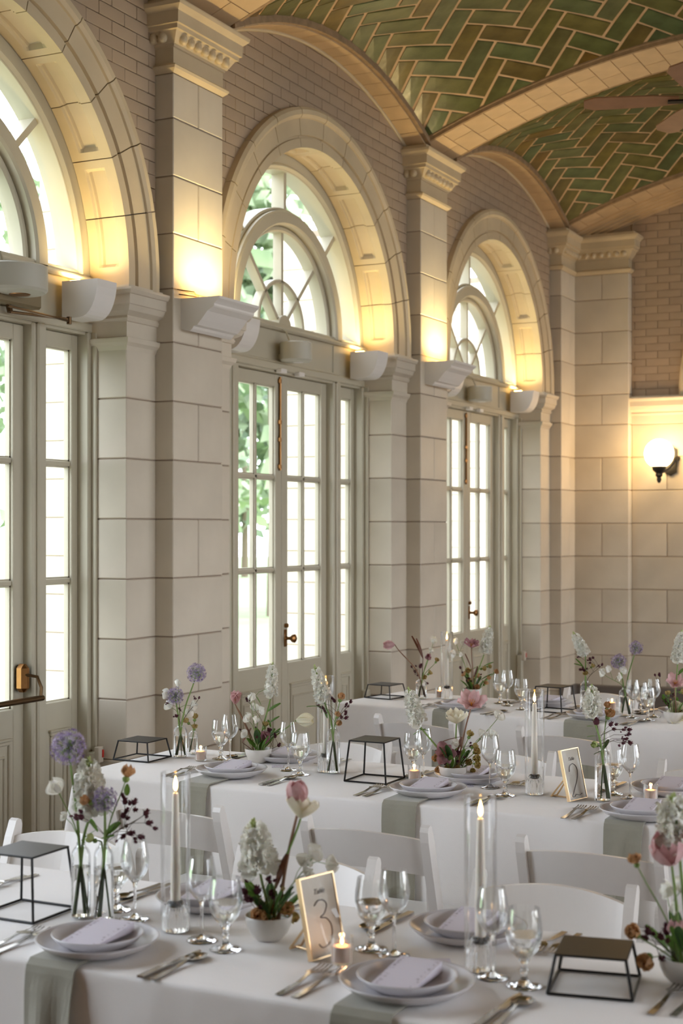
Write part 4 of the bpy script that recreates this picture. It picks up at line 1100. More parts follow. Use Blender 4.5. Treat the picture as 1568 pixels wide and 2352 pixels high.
# table numbers
def stroke_mesh(n):
    m = MB(); SC = 1.2
    if n == 2: pts = [(-.014, .100), (-.010, .116), (.002, .122), (.012, .112), (.014, .096), (.008, .074), (-.004, .052), (-.014, .034), (-.018, .026), (-.012, .024), (-.004, .030), (.006, .026), (.016, .030)]
    else: pts = [(-.012, .112), (-.004, .120), (.006, .118), (.010, .108), (.004, .094), (-.004, .088), (.006, .084), (.013, .070), (.012, .050), (.004, .036), (-.008, .032), (-.014, .040)]
    sm = []
    P_ = [Vector((p[0], p[1])) for p in pts]
    for i in range(len(P_) - 1):
        p0, p1, p2, p3 = P_[max(i - 1, 0)], P_[i], P_[i + 1], P_[min(i + 2, len(P_) - 1)]
        for t in (0, .25, .5, .75):
            q = .5 * ((2 * p1) + (p2 - p0) * t + (2 * p0 - 5 * p1 + 4 * p2 - p3) * t * t + (3 * p1 - p0 - 3 * p2 + p3) * t ** 3); sm.append(q)
    sm.append(P_[-1])
    m.tube([(q.x * 1.7, -.0052, (q.y - .02) * 1.12 + .008) for q in sm], .0011, 6); return m.mesh('numeral', 'ink_grey')
def table_number(px, py, n, label):
    c = TP(px, py); t = thing('table_number_frame', label, 'frame', (c.x, c.y, TZ + .003), math.radians(-16), 'gold table number frames')
    w_, h = .108, .174; e = bpy.data.objects.new('front', None); tilt = math.radians(-13)
    R_ = (tilt, 0, 0)
    def part(nm, me, loc=(0, 0, 0)): return link(nm, me, t, loc, R_)
    m = MB(); b = .0032
    m.box(-w_ / 2, w_ / 2, -.006, .006, 0, b); m.box(-w_ / 2, w_ / 2, -.006, .006, h - b, h); m.box(-w_ / 2, -w_ / 2 + b, -.006, .006, b, h - b); m.box(w_ / 2 - b, w_ / 2, -.006, .006, b, h - b)
    part('frame', m.mesh('frame', 'gold'))
    m = MB(); m.box(-w_ / 2 + b, w_ / 2 - b, -.0035, -.0025, b, h - b); part('card', m.mesh('card', 'paper_warm'))
    m = MB(); m.quad((-w_ / 2 + b, -.0058, b), (w_ / 2 - b, -.0058, b), (w_ / 2 - b, -.0058, h - b), (-w_ / 2 + b, -.0058, h - b)); part('glass', m.mesh('glass', 'pane_glass'))
    part('numeral', stroke_mesh(n))
    cu = bpy.data.curves.new('lettering', 'FONT'); cu.body = 'Table'; cu.size = .016; cu.shear = .45; cu.extrude = .0002; cu.align_x = 'CENTER'; cu.materials.append(MATS['ink_grey'])
    tmp = bpy.data.objects.new('tmp', cu); COL.objects.link(tmp); bpy.context.view_layer.update(); lm = bpy.data.meshes.new_from_object(tmp); bpy.data.objects.remove(tmp)
    o = link('lettering', lm, t, (0, -.0050, 0), R_); o.rotation_euler = (PI / 2 + tilt, 0, 0); o.location = Vector((0, -.0048, 0)) + Matrix.Rotation(tilt, 3, 'X') @ Vector((0, 0, .135))
    m = MB(); top = Matrix.Rotation(tilt, 3, 'X') @ Vector((0, .006, h * .55)); ft = Vector((0, .095, .003))
    for s in (-.018, .018): m.tube([(s * .3, top.y, top.z), (s, ft.y, ft.z)], .0028, 6)
    m.tube([(-.018, ft.y, ft.z), (.018, ft.y, ft.z)], .0028, 6); m.tube([(0, .0, .003), (0, ft.y, ft.z)], .0026, 6)
    link('easel_leg', m.mesh('easel_leg', 'gold'), t)
table_number(1326, 1839, 2, 'gold table number frame reading 2 on the middle table')
table_number(752, 2200, 3, 'gold table number frame reading 3 on the front table')
# small place cards lying flat
PCm = (lambda m: (m.box(-.028, .028, -.022, .022, 0, .0008), m.mesh('place_card', 'paper'))[1])(MB())
PCi = (lambda m: ([m.box(-.002 + .004 * (i % 2), .002 + .004 * (i % 2), -.014 + .006 * i, -.010 + .006 * i, .0008, .0012) for i in range(5)], m.mesh('lettering', 'ink_grey'))[1])(MB())
for px, py, lb in ((1072, 1806, 'small place card on the cloth right of the central bowl'), (637, 1762, 'small place card on the cloth right of the left bowl'), (1012, 2214, 'small place card on the front cloth above the centre plate')):
    c = TP(px, py); o = single('place_card', PCm, lb, 'card', (c.x, c.y, TZ + .003), .5, 'flat place cards'); link('lettering', PCi, o)
# ================================================================ FLOWERS
def petal(L, Wd, cup, tip, ruf=0., nu=7, nv=5, pt=1.0, seed=0):
    """petal from the origin, along +X and curving up +Z; cup = curl across, tip = curl along"""
    rnd = random.Random(seed); m = MB(); g = []
    for i in range(nu + 1):
        u = i / nu; row = []
        wd = Wd * (math.sin(PI * min(1, (u * .86 + .06)) ** pt)) ** .75
        for j in range(nv + 1):
            v = j / nv * 2 - 1
            x = L * (u - tip * .25 * u * u); z = L * tip * .5 * u * u + cup * Wd * v * v * (.4 + .6 * u)
            z += ruf * L * math.sin(v * 5 + seed + u * 4) * u * u * .5 + ruf * L * rnd.uniform(-.15, .15) * u
            row.append((x - (abs(v) ** 2) * ruf * L * .2 * u, v * wd / 2 * 1.0, z))
        g.append(row)
    for i in range(nu):
        for j in range(nv): m.quad(g[i][j], g[i + 1][j], g[i + 1][j + 1], g[i][j + 1])
    # weld
    idx = {}; v2 = []; f2 = []
    for f in m.f:
        q = []
        for k in f:
            key = tuple(round(c, 6) for c in m.v[k])
            if key not in idx: idx[key] = len(v2); v2.append(key)
            q.append(idx[key])
        q = list(dict.fromkeys(q))
        if len(q) > 2: f2.append(tuple(q))
    m.v, m.f, m.mi = v2, f2, [0] * len(f2)
    return m
def pmesh(name, mt, *a, **k): return cached(('pet', name, mt, a, tuple(sorted(k.items()))), lambda: petal(*a, **k).mesh(name, mt, True))
def frame(d):
    d = Vector(d).normalized(); return d.to_track_quat('Z', 'Y').to_euler()
def headroot(root, pos, d, label=None):
    e = bpy.data.objects.new('flower_head', None); COL.objects.link(e); e.parent = root; e.location = pos; e.rotation_euler = frame(d); e.empty_display_size = .01
    if label: e['label'] = label
    return e
def add_petals(par, me, n, elev, s=1., off=0., name='petal', r0=0., z0=0., jit=6):
    for i in range(n):
        a = 2 * PI * i / n + off + math.radians(random.uniform(-jit, jit)); el = math.radians(elev + random.uniform(-jit, jit))
        link(name, me, par, (r0 * math.cos(a), r0 * math.sin(a), z0), Euler((0, -el, 0)).to_matrix().to_4x4() and (Matrix.Rotation(a, 3, 'Z') @ Matrix.Rotation(-el, 3, 'Y')).to_euler(), s * random.uniform(.93, 1.07))
def stamens(par, mt, n, h, r, s=1.):
    def mk():
        m = MB(); rnd = random.Random(5)
        for i in range(n):
            a = 2 * PI * i / n; m.tube([(0, 0, 0), (r * .5 * math.cos(a), r * .5 * math.sin(a), h * .6), (r * math.cos(a), r * math.sin(a), h)], [.0006, .0006, .0014], 5)
        m.lathe([(0, 0), (.0018, .002), (.0022, h * .7), (0, h * .8)], 8)
        return m.mesh('stamens', mt)
    link('stamens', cached(('st', mt, n, h, r), mk), par, (0, 0, 0), (0, 0, 0), s)
def tulip(root, pos, d, r, mt, openness, lab=None, st='stamen'):
    e = headroot(root, pos, d, lab); r = r * 1.35; L = r * 1.45
    me1 = pmesh('petal', mt, 1.0, .78, .32, .75 if openness < 60 else .35, ruf=.04, seed=1); me2 = pmesh('petal', mt, 1.0, .66, .30, .7 if openness < 60 else .3, ruf=.05, seed=2)
    el = 90 - openness
    add_petals(e, me1, 3, el, L, 0, r0=.002); add_petals(e, me2, 3, el + 8, L * .96, PI / 3, r0=.001)
    stamens(e, st, 6, .5, .22, L) if False else stamens(e, st, 6, r * .55, r * .25)
    return e
def rose(root, pos, d, r, mt, mt2=None, lab=None):
    e = headroot(root, pos, d, lab); mt2 = mt2 or mt; r = r * 1.5
    a = pmesh('petal', mt, 1.0, .95, .25, .75, ruf=.22, nu=5, nv=5, seed=3); b = pmesh('petal', mt2, 1.0, .9, .35, .8, ruf=.25, nu=5, nv=5, seed=4)
    add_petals(e, a, 5, 28, r * 1.15, 0, jit=12); add_petals(e, a, 5, 50, r * 1.05, .5, jit=10); add_petals(e, b, 4, 72, r * .95, .2, jit=10)
    link('calyx', cached(('calyx',), lambda: glass_lathe('calyx', [(0, -.5), (.25, -.35), (.35, -.1), (.2, .1), (0, .1)], 'stem_green', 10)), e, (0, 0, 0), (0, 0, 0), r)
    return e
def sweetpea(root, pos, d, r, mt='petal_white'):
    e = headroot(root, pos, d); r = r * 1.6
    a = pmesh('petal', mt, 1.0, 1.35, .18, .3, ruf=.32, nu=6, nv=8, seed=6); b = pmesh('petal', mt, .8, .8, .4, .9, ruf=.2, nu=5, nv=4, seed=7)
    add_petals(e, a, 1, 75, r * 1.5, 0, jit=15); add_petals(e, a, 1, 60, r * 1.35, PI, jit=12); add_petals(e, b, 2, 40, r * 1.3, PI / 2, jit=10)
    return e
def pompom(root, pos, d, r, mt='petal_burgundy'):
    def mk():
        m = MB(); rnd = random.Random(9)
        m.lathe([(0, -.5), (.35, -.4), (.5, 0), (.42, .3), (0, .45)], 8)
        for i in range(14):
            a = 2 * PI * i / 14; k = petal(.95, .34, .1, .25, nu=3, nv=2, seed=i); q = Matrix.Rotation(a, 3, 'Z') @ Matrix.Rotation(-math.radians(10 + 35 * (i % 3)), 3, 'Y')
            m.add([tuple(q @ Vector(p)) for p in k.v], k.f)
        return m.mesh('blossom', mt)
    return link('blossom', cached(('pom', mt), mk), root, pos, frame(d), r * 1.5)
def allium(root, pos, d, r):
    def mk():
        m = MB(); rnd = random.Random(11); n = 170
        for i in range(n):
            z = 1 - 2 * (i + .5) / n; a = i * 2.39996; q = math.sqrt(1 - z * z); v = Vector((q * math.cos(a), q * math.sin(a), z)); v = (v + Vector([rnd.uniform(-.08, .08) for _ in range(3)])).normalized()
            R = rnd.uniform(.72, 1.04); t1 = v.orthogonal().normalized(); t2 = v.cross(t1)
            m.tube([v * .12, v * R * .9], .009, 3, cap=False, mi=1)
            c = v * R * .88; a0 = rnd.uniform(0, 1)
            mi_ = rnd.choice((0, 0, 3, 2))
            for k in range(6):
                b = a0 + 2 * PI * k / 6; dd = t1 * math.cos(b) + t2 * math.sin(b); ss = t1 * math.cos(b + PI / 2) + t2 * math.sin(b + PI / 2)
                i0 = len(m.v); m.v += [tuple(c), tuple(c + dd * .08 + v * .06 + ss * .024), tuple(c + dd * .17 + v * .16), tuple(c + dd * .08 + v * .06 - ss * .024)]
                m.f.append((i0, i0 + 1, i0 + 2, i0 + 3)); m.mi.append(mi_)
        m.lathe([(0, -.16), (.1, -.12), (.14, 0), (.1, .12), (0, .16)], 8, mi=1)
        return m.mesh('floret_globe', ['allium_purple', 'stem_green', 'allium_light', 'allium_dark'])
    o = link('floret_globe', cached(('all',), mk), root, pos, frame(d), r); o['kind'] = 'stuff'; return o
def floret_mesh():
    m = MB(); 
    for i in range(5):
        a = 2 * PI * i / 5; k = petal(.95, .85, .15, .35, ruf=.25, nu=4, nv=4, seed=i); q = Matrix.Rotation(a, 3, 'Z') @ Matrix.Rotation(-math.radians(25), 3, 'Y')
        m.add([tuple(q @ Vector(p)) for p in k.v], k.f)
    for i in range(4):
        a = 2 * PI * i / 4 + .4; k = petal(.6, .6, .2, .5, ruf=.25, nu=3, nv=3, seed=i + 9); q = Matrix.Rotation(a, 3, 'Z') @ Matrix.Rotation(-math.radians(60), 3, 'Y')
        m.add([tuple(q @ Vector(p)) for p in k.v], k.f)
    return m.mesh('floret', 'petal_white', True)
def bez(a, b, c, d, n=10):
    o = []
    for i in range(n + 1):
        t = i / n; o.append(a * (1 - t) ** 3 + b * 3 * t * (1 - t) ** 2 + c * 3 * t * t * (1 - t) + d * t ** 3)
    return o
def stempath(v, head, bend=0., spread=1.):
    c = v['c']; mouth = c + Vector((0, 0, v['h'])); side = head - mouth; side.z = 0
    if v['kind'] == 'vase':
        dirn = side.normalized() if side.length > 1e-4 else Vector((1, 0, 0))
        b0 = c + Vector((0, 0, .010)) - dirn * v['r'] * .7 * spread * random.uniform(.5, 1)
        m1 = mouth + dirn * v['neck'] * .6
        up = bez(m1, m1 + Vector((0, 0, max(.01, (head.z - m1.z)) * .45)) + dirn * side.length * .15, head - Vector((0, 0, max(.0, (head.z - m1.z)) * .35)) - dirn * side.length * .25 + Vector((0, 0, bend)), head)
        return [b0, (b0 + m1) / 2] + up
    dirn = side.normalized() if side.length > 1e-4 else Vector((1, 0, 0))
    b0 = c + Vector((random.uniform(-.012, .012), random.uniform(-.012, .012), .022)) + dirn * .01
    return bez(b0, b0 + Vector((0, 0, max(.02, (head.z - b0.z)) * .5)) + dirn * side.length * .2, head - dirn * side.length * .3 - Vector((0, 0, max(0, head.z - b0.z) * .3)) + Vector((0, 0, bend)), head)
def leafpart(root, p0, p1, Wd, mt='leaf_green', curl=.3):
    d = Vector(p1) - Vector(p0); L = d.length; x = d.normalized(); yv = x.cross(Vector((0, 0, 1)))
    yv = yv.normalized() if yv.length > .1 else x.orthogonal().normalized(); yv = (yv + RT * .6).normalized(); yv = (yv - x * yv.dot(x)).normalized(); z = x.cross(yv)
    me = pmesh('leaf', mt, 1.0, .36, .12, curl, nu=8, nv=4, pt=1.1, seed=2)
    o = link('leaf', me, root, p0, Matrix((x, yv, z)).transposed().to_euler(), (L, L * Wd / .36, L)); return o
FN = [0]
def HP(v, px, py, dz=0.): 
    q = proj(v['c']); return P(px, py, q[2] + dz)
def mkstem(root, path, r, mt):
    m = MB(); n = len(path); r = r * 1.25; m.tube([tuple(p) for p in path], [r * (1.15 - .4 * i / (n - 1)) for i in range(n)], 7); return link('stem', m.mesh('stem', mt, True, 50), root)
def newthing(name, label, cat, group, v):
    FN[0] += 1; return thing(name, label, cat, (0, 0, 0), 0, group)
def reroot(t, base):
    """put the empty at the stem's base while the parts keep their places"""
    t.location = base
    for ch in [o for o in bpy.data.objects if o.parent == t]: ch.location = Vector(ch.location) - Vector(base)
CAMD = -FW
def F(vk, kind, heads, label, **kw):
    v = V[vk]; leaves = kw.get('leaves', []); dz = kw.get('dz', random.uniform(-.02, .02))
    names = {'allium': ('allium', 'flower'), 'tulip': ('tulip', 'flower'), 'rose': ('lisianthus', 'flower'), 'pea': ('sweet_pea', 'flower'), 'ast': ('astrantia_spray', 'flower'), 'stock': ('stock_stem', 'flower'), 'leaf': ('leaf_blade', 'leaf')}
    nm, cat = names[kind]; t = newthing(nm, label, cat, kw.get('group', {'allium': 'purple alliums', 'tulip': 'tulips', 'rose': 'ruffled lisianthus', 'pea': 'white sweet peas', 'ast': 'dark astrantia sprays', 'stock': 'white stock stems', 'leaf': 'bronze leaves'}[kind]), v)
    smt = kw.get('stem', {'allium': 'stem_green', 'tulip': 'stem_green', 'rose': 'stem_green', 'pea': 'stem_green', 'ast': 'stem_dark', 'stock': 'stem_green', 'leaf': 'leaf_bronze'}[kind]); sr = kw.get('sr', {'allium': .0026, 'tulip': .0026, 'rose': .0014, 'pea': .0012, 'ast': .0010, 'stock': .0028, 'leaf': .0012}[kind])
    h0 = heads[0]; hp = HP(v, h0[0], h0[1], dz); path = stempath(v, hp, kw.get('bend', 0.)); base = path[0]
    if kind == 'leaf':
        hp2 = HP(v, heads[1][0], heads[1][1], dz); path = stempath(v, hp, 0); mkstem(t, path, sr, smt); leafpart(t, hp, hp2, kw.get('w', .26), kw.get('mt', 'leaf_bronze'), .25)
    elif kind == 'stock':
        top = hp; bot = HP(v, heads[1][0], heads[1][1], dz); r = heads[0][2]; path = stempath(v, bot); ax = top - bot; L = ax.length
        path = path + [bot + ax * .5 + Vector((0, 0, .002)), top - ax * .08]; mkstem(t, path, sr, smt); base = path[0]
        fm = cached(('floret',), floret_mesh); n = kw.get('n', max(18, int(L / .0034))); axn = ax.normalized(); t1 = axn.orthogonal().normalized(); t2 = axn.cross(t1)
        for i in range(n):
            u = i / (n - 1); a = i * 2.4; rr = r * (.62 if u < .8 else .62 - 1.6 * (u - .8)); d = (t1 * math.cos(a) + t2 * math.sin(a)) + axn * .35
            link('floret', fm, t, bot + ax * (u * .86) + (d.normalized() * rr), frame(d + Vector([random.uniform(-.45, .45) for _ in range(3)])), r * (1.12 - .55 * u) * random.uniform(.9, 1.15))
        bm = cached(('bud',), lambda: glass_lathe('bud', [(0, -.5), (.35, -.35), (.5, .1), (.3, .7), (0, 1)], 'bud_green', 8))
        for i in range(8):
            a = i * 2.4; u = .84 + .02 * i; d = (t1 * math.cos(a) + t2 * math.sin(a)) * (1 - i / 9) + axn * .8
            link('bud', bm, t, bot + ax * u + d.normalized() * r * .28 * (1 - i / 12), frame(d), r * .22)
    elif kind == 'ast':
        mkstem(t, path, sr, smt); pompom(t, hp, (hp - path[-2]) + Vector((0, 0, .01)), h0[2])
        for (x, y, r) in heads[1:]:
            q = HP(v, x, y, dz + random.uniform(-.012, .012)); j = min(range(2, len(path)), key=lambda k: abs((path[k] - q).length - .06) + (0 if path[k].z < q.z - .018 else .08)); s = path[j]
            mid = (s + q) / 2 + Vector((0, 0, (q - s).length * .12)); m = MB(); m.tube([s, mid, q], .0007, 5); link('stem', m.mesh('stem', smt), t); pompom(t, q, (q - mid) + Vector((0, 0, .004)), r)
            for _ in range(2):
                q2 = q + Vector((random.uniform(-1, 1), random.uniform(-1, 1), random.uniform(-.9, .9))) * r * 1.9; m = MB(); m.tube([mid * .25 + q * .75, q2], .0006, 4); link('stem', m.mesh('stem', smt), t); pompom(t, q2, q2 - mid, r * random.uniform(.5, .8))
    else:
        mkstem(t, path, sr, smt)
        for hi, h in enumerate(heads):
            q = HP(v, h[0], h[1], dz + (random.uniform(-.012, .012) if hi else 0)) if hi else hp
            if hi:
                j = min(range(2, len(path)), key=lambda k: abs((path[k] - q).length - .045) + (0 if path[k].z < q.z else .06)); s = path[j]; mid = (s + q) / 2 + Vector((0, 0, (q - s).length * .15)); m = MB(); m.tube([s, mid, q], sr * .8, 5); link('stem', m.mesh('stem', smt), t); d = q - mid
            else: d = path[-1] - path[-2]
            d = Vector(h[3]) if len(h) > 3 and h[3] is not None else d.normalized() + Vector((0, 0, .3))
            if kind == 'allium': allium(t, q, d, h[2])
            elif kind == 'tulip': tulip(t, q, d, h[2], kw.get('mt', 'petal_pink'), kw.get('open', 35), st=kw.get('st', 'stamen'))
            elif kind == 'rose': rose(t, q, d, h[2], kw.get('mt', 'petal_rust'), kw.get('mt2'))
            elif kind == 'pea': sweetpea(t, q, d + CAMD * .5, h[2], kw.get('mt', 'petal_white'))
    for (x0, y0, x1, y1, *o) in leaves:
        p0 = HP(v, x0, y0, dz); p1 = HP(v, x1, y1, dz + random.uniform(-.015, .015)); leafpart(t, p0, p1, o[0] if o else .3, o[1] if len(o) > 1 else 'leaf_green')
    reroot(t, base)
LT = tuple(RT * -1); 
def dirv(r, u, f): return tuple(RT * r + Vector((0, 0, u)) - FW * f)
# front left pair of vases
F('A1', 'allium', [(157, 1716, .044)], 'purple allium globe, tallest flower at front left')
F('A2', 'allium', [(241, 1836, .031)], 'smaller purple allium globe at front left, lower right of the white stock')
F('A1', 'stock', [(204, 1742, .030), (208, 1868, 0)], 'white stock spike at front left beside the allium', leaves=[(222, 1905, 180, 1925, .4), (225, 1910, 205, 1870, .3)])
F('A1', 'pea', [(136, 1822, .017), (152, 1880, .008)], 'white sweet pea reaching left at front left vases', bend=.01)
F('A2', 'rose', [(290, 1786, .018), (206, 1842, .014)], 'orange ruffled lisianthus at front left vases', leaves=[(292, 1800, 290, 1828, .5), (238, 1920, 272, 1880, .6), (232, 1925, 262, 1912, .5)])
F('A2', 'rose', [(216, 1930, .012)], 'pale green bud low at front left vases', mt='bud_green')
F('A2', 'ast', [(335, 1868, .0095), (287, 1842, .009), (308, 1843, .009), (283, 1873, .010), (341, 1890, .009), (300, 1914, .009), (322, 1922, .009), (284, 1920, .008), (187, 1877, .009), (176, 1880, .007)], 'burgundy astrantia spray at front left vases')
# front bowl
F('B', 'tulip', [(686, 1856, .034, dirv(-.05, 1, .25))], 'pink tulip high above the front bowl', open=38, mt='petal_pink', stem='stem_brown', sr=.0032, st='stamen')
F('B', 'tulip', [(690, 1880, .030, dirv(.1, 1, .0))], 'white tulip just beneath the pink one over the front bowl', open=60, mt='petal_cream')
F('B', 'stock', [(582, 1885, .032), (598, 2008, 0)], 'white stock spike in the front bowl', leaves=[(600, 2060, 560, 2035, .4), (610, 2080, 655, 2045, .4), (600, 2070, 575, 2020, .35)])
F('B', 'pea', [(716, 1972, .015), (748, 1984, .015), (692, 1990, .014), (700, 2010, .013)], 'white sweet peas leaning right in the front bowl')
F('B', 'leaf', [(632, 2040), (648, 1955)], 'bronze tulip leaf standing in the front bowl', w=.34)
F('B', 'rose', [(602, 2105, .019, dirv(-.3, .3, 1))], 'rust lisianthus low at left in the front bowl'); F('B', 'rose', [(650, 2088, .020, dirv(.4, .4, 1)), (632, 2118, .014, dirv(0, .1, 1))], 'rust lisianthus low at right in the front bowl', mt2='petal_olive')
F('B', 'ast', [(590, 2046, .011), (562, 2048, .010), (568, 2066, .009), (622, 2052, .008), (617, 2018, .007)], 'burgundy astrantia in the front bowl', leaves=[(620, 2100, 585, 2050, .4, 'leaf_dark'), (625, 2100, 640, 2030, .4), (640, 2090, 662, 2040, .35, 'leaf_dark')])
# bottom right bowl
F('C', 'stock', [(1546, 1828, .034), (1560, 1950, 0)], 'white stock spike at the right edge, front', dz=-.03, leaves=[(1545, 1900, 1520, 1855, .4)])
F('C', 'tulip', [(1542, 1985, .040, dirv(-.3, .9, .5))], 'large blurred pink tulip at the right edge, front', open=55, mt='petal_pink', dz=-.03)
F('C', 'rose', [(1461, 1984, .013)], 'small salmon lisianthus left of the pink tulip at right edge', dz=-.02)
F('C', 'pea', [(1532, 2062, .017), (1548, 2100, .014), (1560, 2050, .015)], 'white sweet peas below the pink tulip at right edge')
F('C', 'rose', [(1460, 2146, .017, dirv(-.6, .5, .6)), (1488, 2200, .018, dirv(-.5, -.2, .8))], 'yellow rust lisianthus over the low front riser')
F('C', 'ast', [(1488, 2140, .010), (1482, 2155, .009), (1530, 2140, .010), (1518, 2152, .009), (1516, 2200, .006), (1545, 2130, .008)], 'burgundy astrantia at bottom right', dz=-.01, leaves=[(1560, 2240, 1550, 2180, .35, 'leaf_dark')])
F('C', 'rose', [(1555, 2150, .020)], 'pale pink ruffled bloom at the bottom right edge', mt='petal_pink')
# middle table, left vases
F('D1', 'allium', [(451, 1546, .041)], 'purple allium globe high over the middle table\'s left end', stem='stem_green'); F('D1', 'allium', [(402, 1598, .037)], 'purple allium globe low over the middle table\'s left end')
F('D1', 'pea', [(410, 1577, .014), (389, 1597, .014), (394, 1626, .014), (438, 1621, .014), (429, 1644, .014)], 'white sweet peas in the left middle-table vase')
F('D1', 'ast', [(457, 1603, .006), (447, 1604, .005), (405, 1645, .008), (412, 1628, .006), (384, 1615, .005)], 'burgundy astrantia in the left middle-table vase', dz=.01)
F('D2', 'rose', [(447, 1652, .015), (432, 1660, .014), (446, 1674, .013)], 'olive-orange lisianthus in the smallest vase', mt='petal_olive', mt2='petal_rust')
# middle left bowl
F('E', 'tulip', [(540, 1617, .028, dirv(.05, 1, .1))], 'closed pink tulip leaning left at the middle table', open=16, mt='petal_pink', stem='stem_brown', bend=.0)
F('E', 'tulip', [(608, 1708, .028, dirv(.05, 1, .2))], 'closed mauve tulip low in the left middle bowl', open=20, mt='petal_mauve')
F('E', 'stock', [(626, 1522, .021), (622, 1600, 0)], 'slender white stock spike in the left middle bowl', leaves=[(612, 1635, 642, 1608, .35), (600, 1620, 592, 1596, .5), (618, 1660, 640, 1640, .3), (622, 1670, 616, 1650, .3)])
F('E', 'pea', [(576, 1612, .016), (584, 1633, .014), (573, 1657, .016), (567, 1690, .013), (612, 1582, .012)], 'white sweet peas in the left middle bowl')
F('E', 'tulip', [(680, 1654, .038, dirv(.9, .05, .35))], 'white tulip facing right in the left middle bowl', open=38, mt='petal_cream', bend=.0)
F('E', 'leaf', [(543, 1622), (566, 1656)], 'bronze leaf hanging behind the pink tulip, middle table', w=.2, dz=.01); F('E', 'leaf', [(556, 1705), (572, 1668)], 'dark bronze leaf at left of the left middle bowl', w=.3)
F('E', 'rose', [(608, 1670, .014)], 'olive lisianthus behind the mauve tulip, middle table', mt='petal_olive')
F('E', 'ast', [(640, 1712, .0095), (632, 1692, .007), (618, 1677, .010), (567, 1606, .007)], 'burgundy astrantia in the left middle bowl', leaves=[(622, 1690, 640, 1675, .5, 'leaf_dark'), (610, 1700, 645, 1662, .15)])
# middle tall vase
F('F', 'stock', [(722, 1528, .024), (745, 1612, 0)], 'white stock spike over the tall middle vase', leaves=[(735, 1622, 702, 1617, .22), (740, 1625, 735, 1638, .5), (752, 1650, 745, 1620, .3)])
F('F', 'rose', [(781, 1607, .016, dirv(.3, 1, .2)), (774, 1646, .012), (775, 1663, .012)], 'peach lisianthus in the tall middle vase', mt='petal_rust', mt2='petal_olive')
F('F', 'ast', [(805, 1612, .0085), (768, 1610, .009), (795, 1618, .007), (793, 1640, .007), (794, 1649, .009), (739, 1625, .009), (746, 1633, .006), (735, 1612, .006)], 'burgundy astrantia in the tall middle vase')
# middle central bowl
F('G', 'stock', [(937, 1580, .026), (962, 1665, 0)], 'white stock spike leaning left from the central bowl', leaves=[(978, 1672, 945, 1682, .22), (985, 1678, 955, 1668, .25)])
F('G', 'tulip', [(1048, 1662, .031, dirv(-.1, 1, .25))], 'open white tulip over the central bowl', open=62, mt='petal_cream')
F('G', 'tulip', [(1082, 1622, .033, dirv(.05, .8, .5))], 'dusty pink open tulip above the central bowl', open=80, mt='petal_pink', stem='stem_brown', st='stamen')
F('G', 'tulip', [(1022, 1732, .026, dirv(-.1, .3, 1))], 'mauve open bloom low at left of the central bowl', open=75, mt='petal_mauve')
F('G', 'pea', [(1141, 1652, .016), (1103, 1694, .016), (1124, 1690, .016), (1052, 1714, .014)], 'white sweet peas reaching right from the central bowl')
F('G', 'leaf', [(1058, 1692), (1012, 1697)], 'long bronze leaf pointing left over the central bowl', w=.18); F('G', 'leaf', [(1052, 1722), (1056, 1690)], 'upright bronze leaf in the central bowl', w=.4)
F('G', 'rose', [(1077, 1692, .014), (1085, 1716, .013)], 'yellow-green lisianthus high in the central bowl', mt='petal_olive')
F('G', 'rose', [(1090, 1742, .015, dirv(.5, .3, 1)), (1092, 1755, .013, dirv(.5, 0, 1)), (1083, 1770, .012, dirv(.4, .1, 1))], 'olive lisianthus cluster at right of the central bowl', mt='petal_olive')
F('G', 'rose', [(1004, 1743, .015, dirv(-.5, .5, 1)), (1010, 1766, .013, dirv(-.6, .1, 1)), (1042, 1768, .012, dirv(0, .1, 1))], 'rust lisianthus at left of the central bowl', mt='petal_rust', mt2='petal_olive')
F('G', 'ast', [(1014, 1711, .008), (1012, 1750, .009), (1023, 1752, .006), (1040, 1714, .006), (1052, 1730, .011), (1081, 1714, .008), (1078, 1746, .005), (1062, 1752, .005)], 'burgundy astrantia in the central bowl', leaves=[(1052, 1760, 1070, 1718, .2), (1040, 1770, 1032, 1735, .2)])
# middle right vase
F('H', 'stock', [(1358, 1574, .025), (1362, 1646, 0)], 'white stock spike over the right middle vase', leaves=[(1362, 1668, 1346, 1665, .5), (1370, 1690, 1346, 1688, .35)])
F('H', 'rose', [(1393, 1626, .013, dirv(.1, 1, .4)), (1396, 1646, .018, dirv(.2, .8, .5))], 'amber lisianthus in the right middle vase', mt='petal_rust', mt2='petal_olive')
F('H', 'rose', [(1370, 1712, .012, dirv(-.8, .4, .5))], 'pale green bud at neck of the right middle vase', mt='bud_green')
F('H', 'ast', [(1369, 1658, .015), (1402, 1664, .010), (1444, 1676, .009), (1430, 1676, .006), (1441, 1688, .006), (1446, 1706, .009), (1437, 1698, .006), (1430, 1707, .007), (1433, 1697, .005)], 'burgundy astrantia reaching right from the right middle vase', leaves=[(1384, 1722, 1396, 1694, .35, 'leaf_dark'), (1388, 1722, 1360, 1728, .35, 'leaf_dark')])
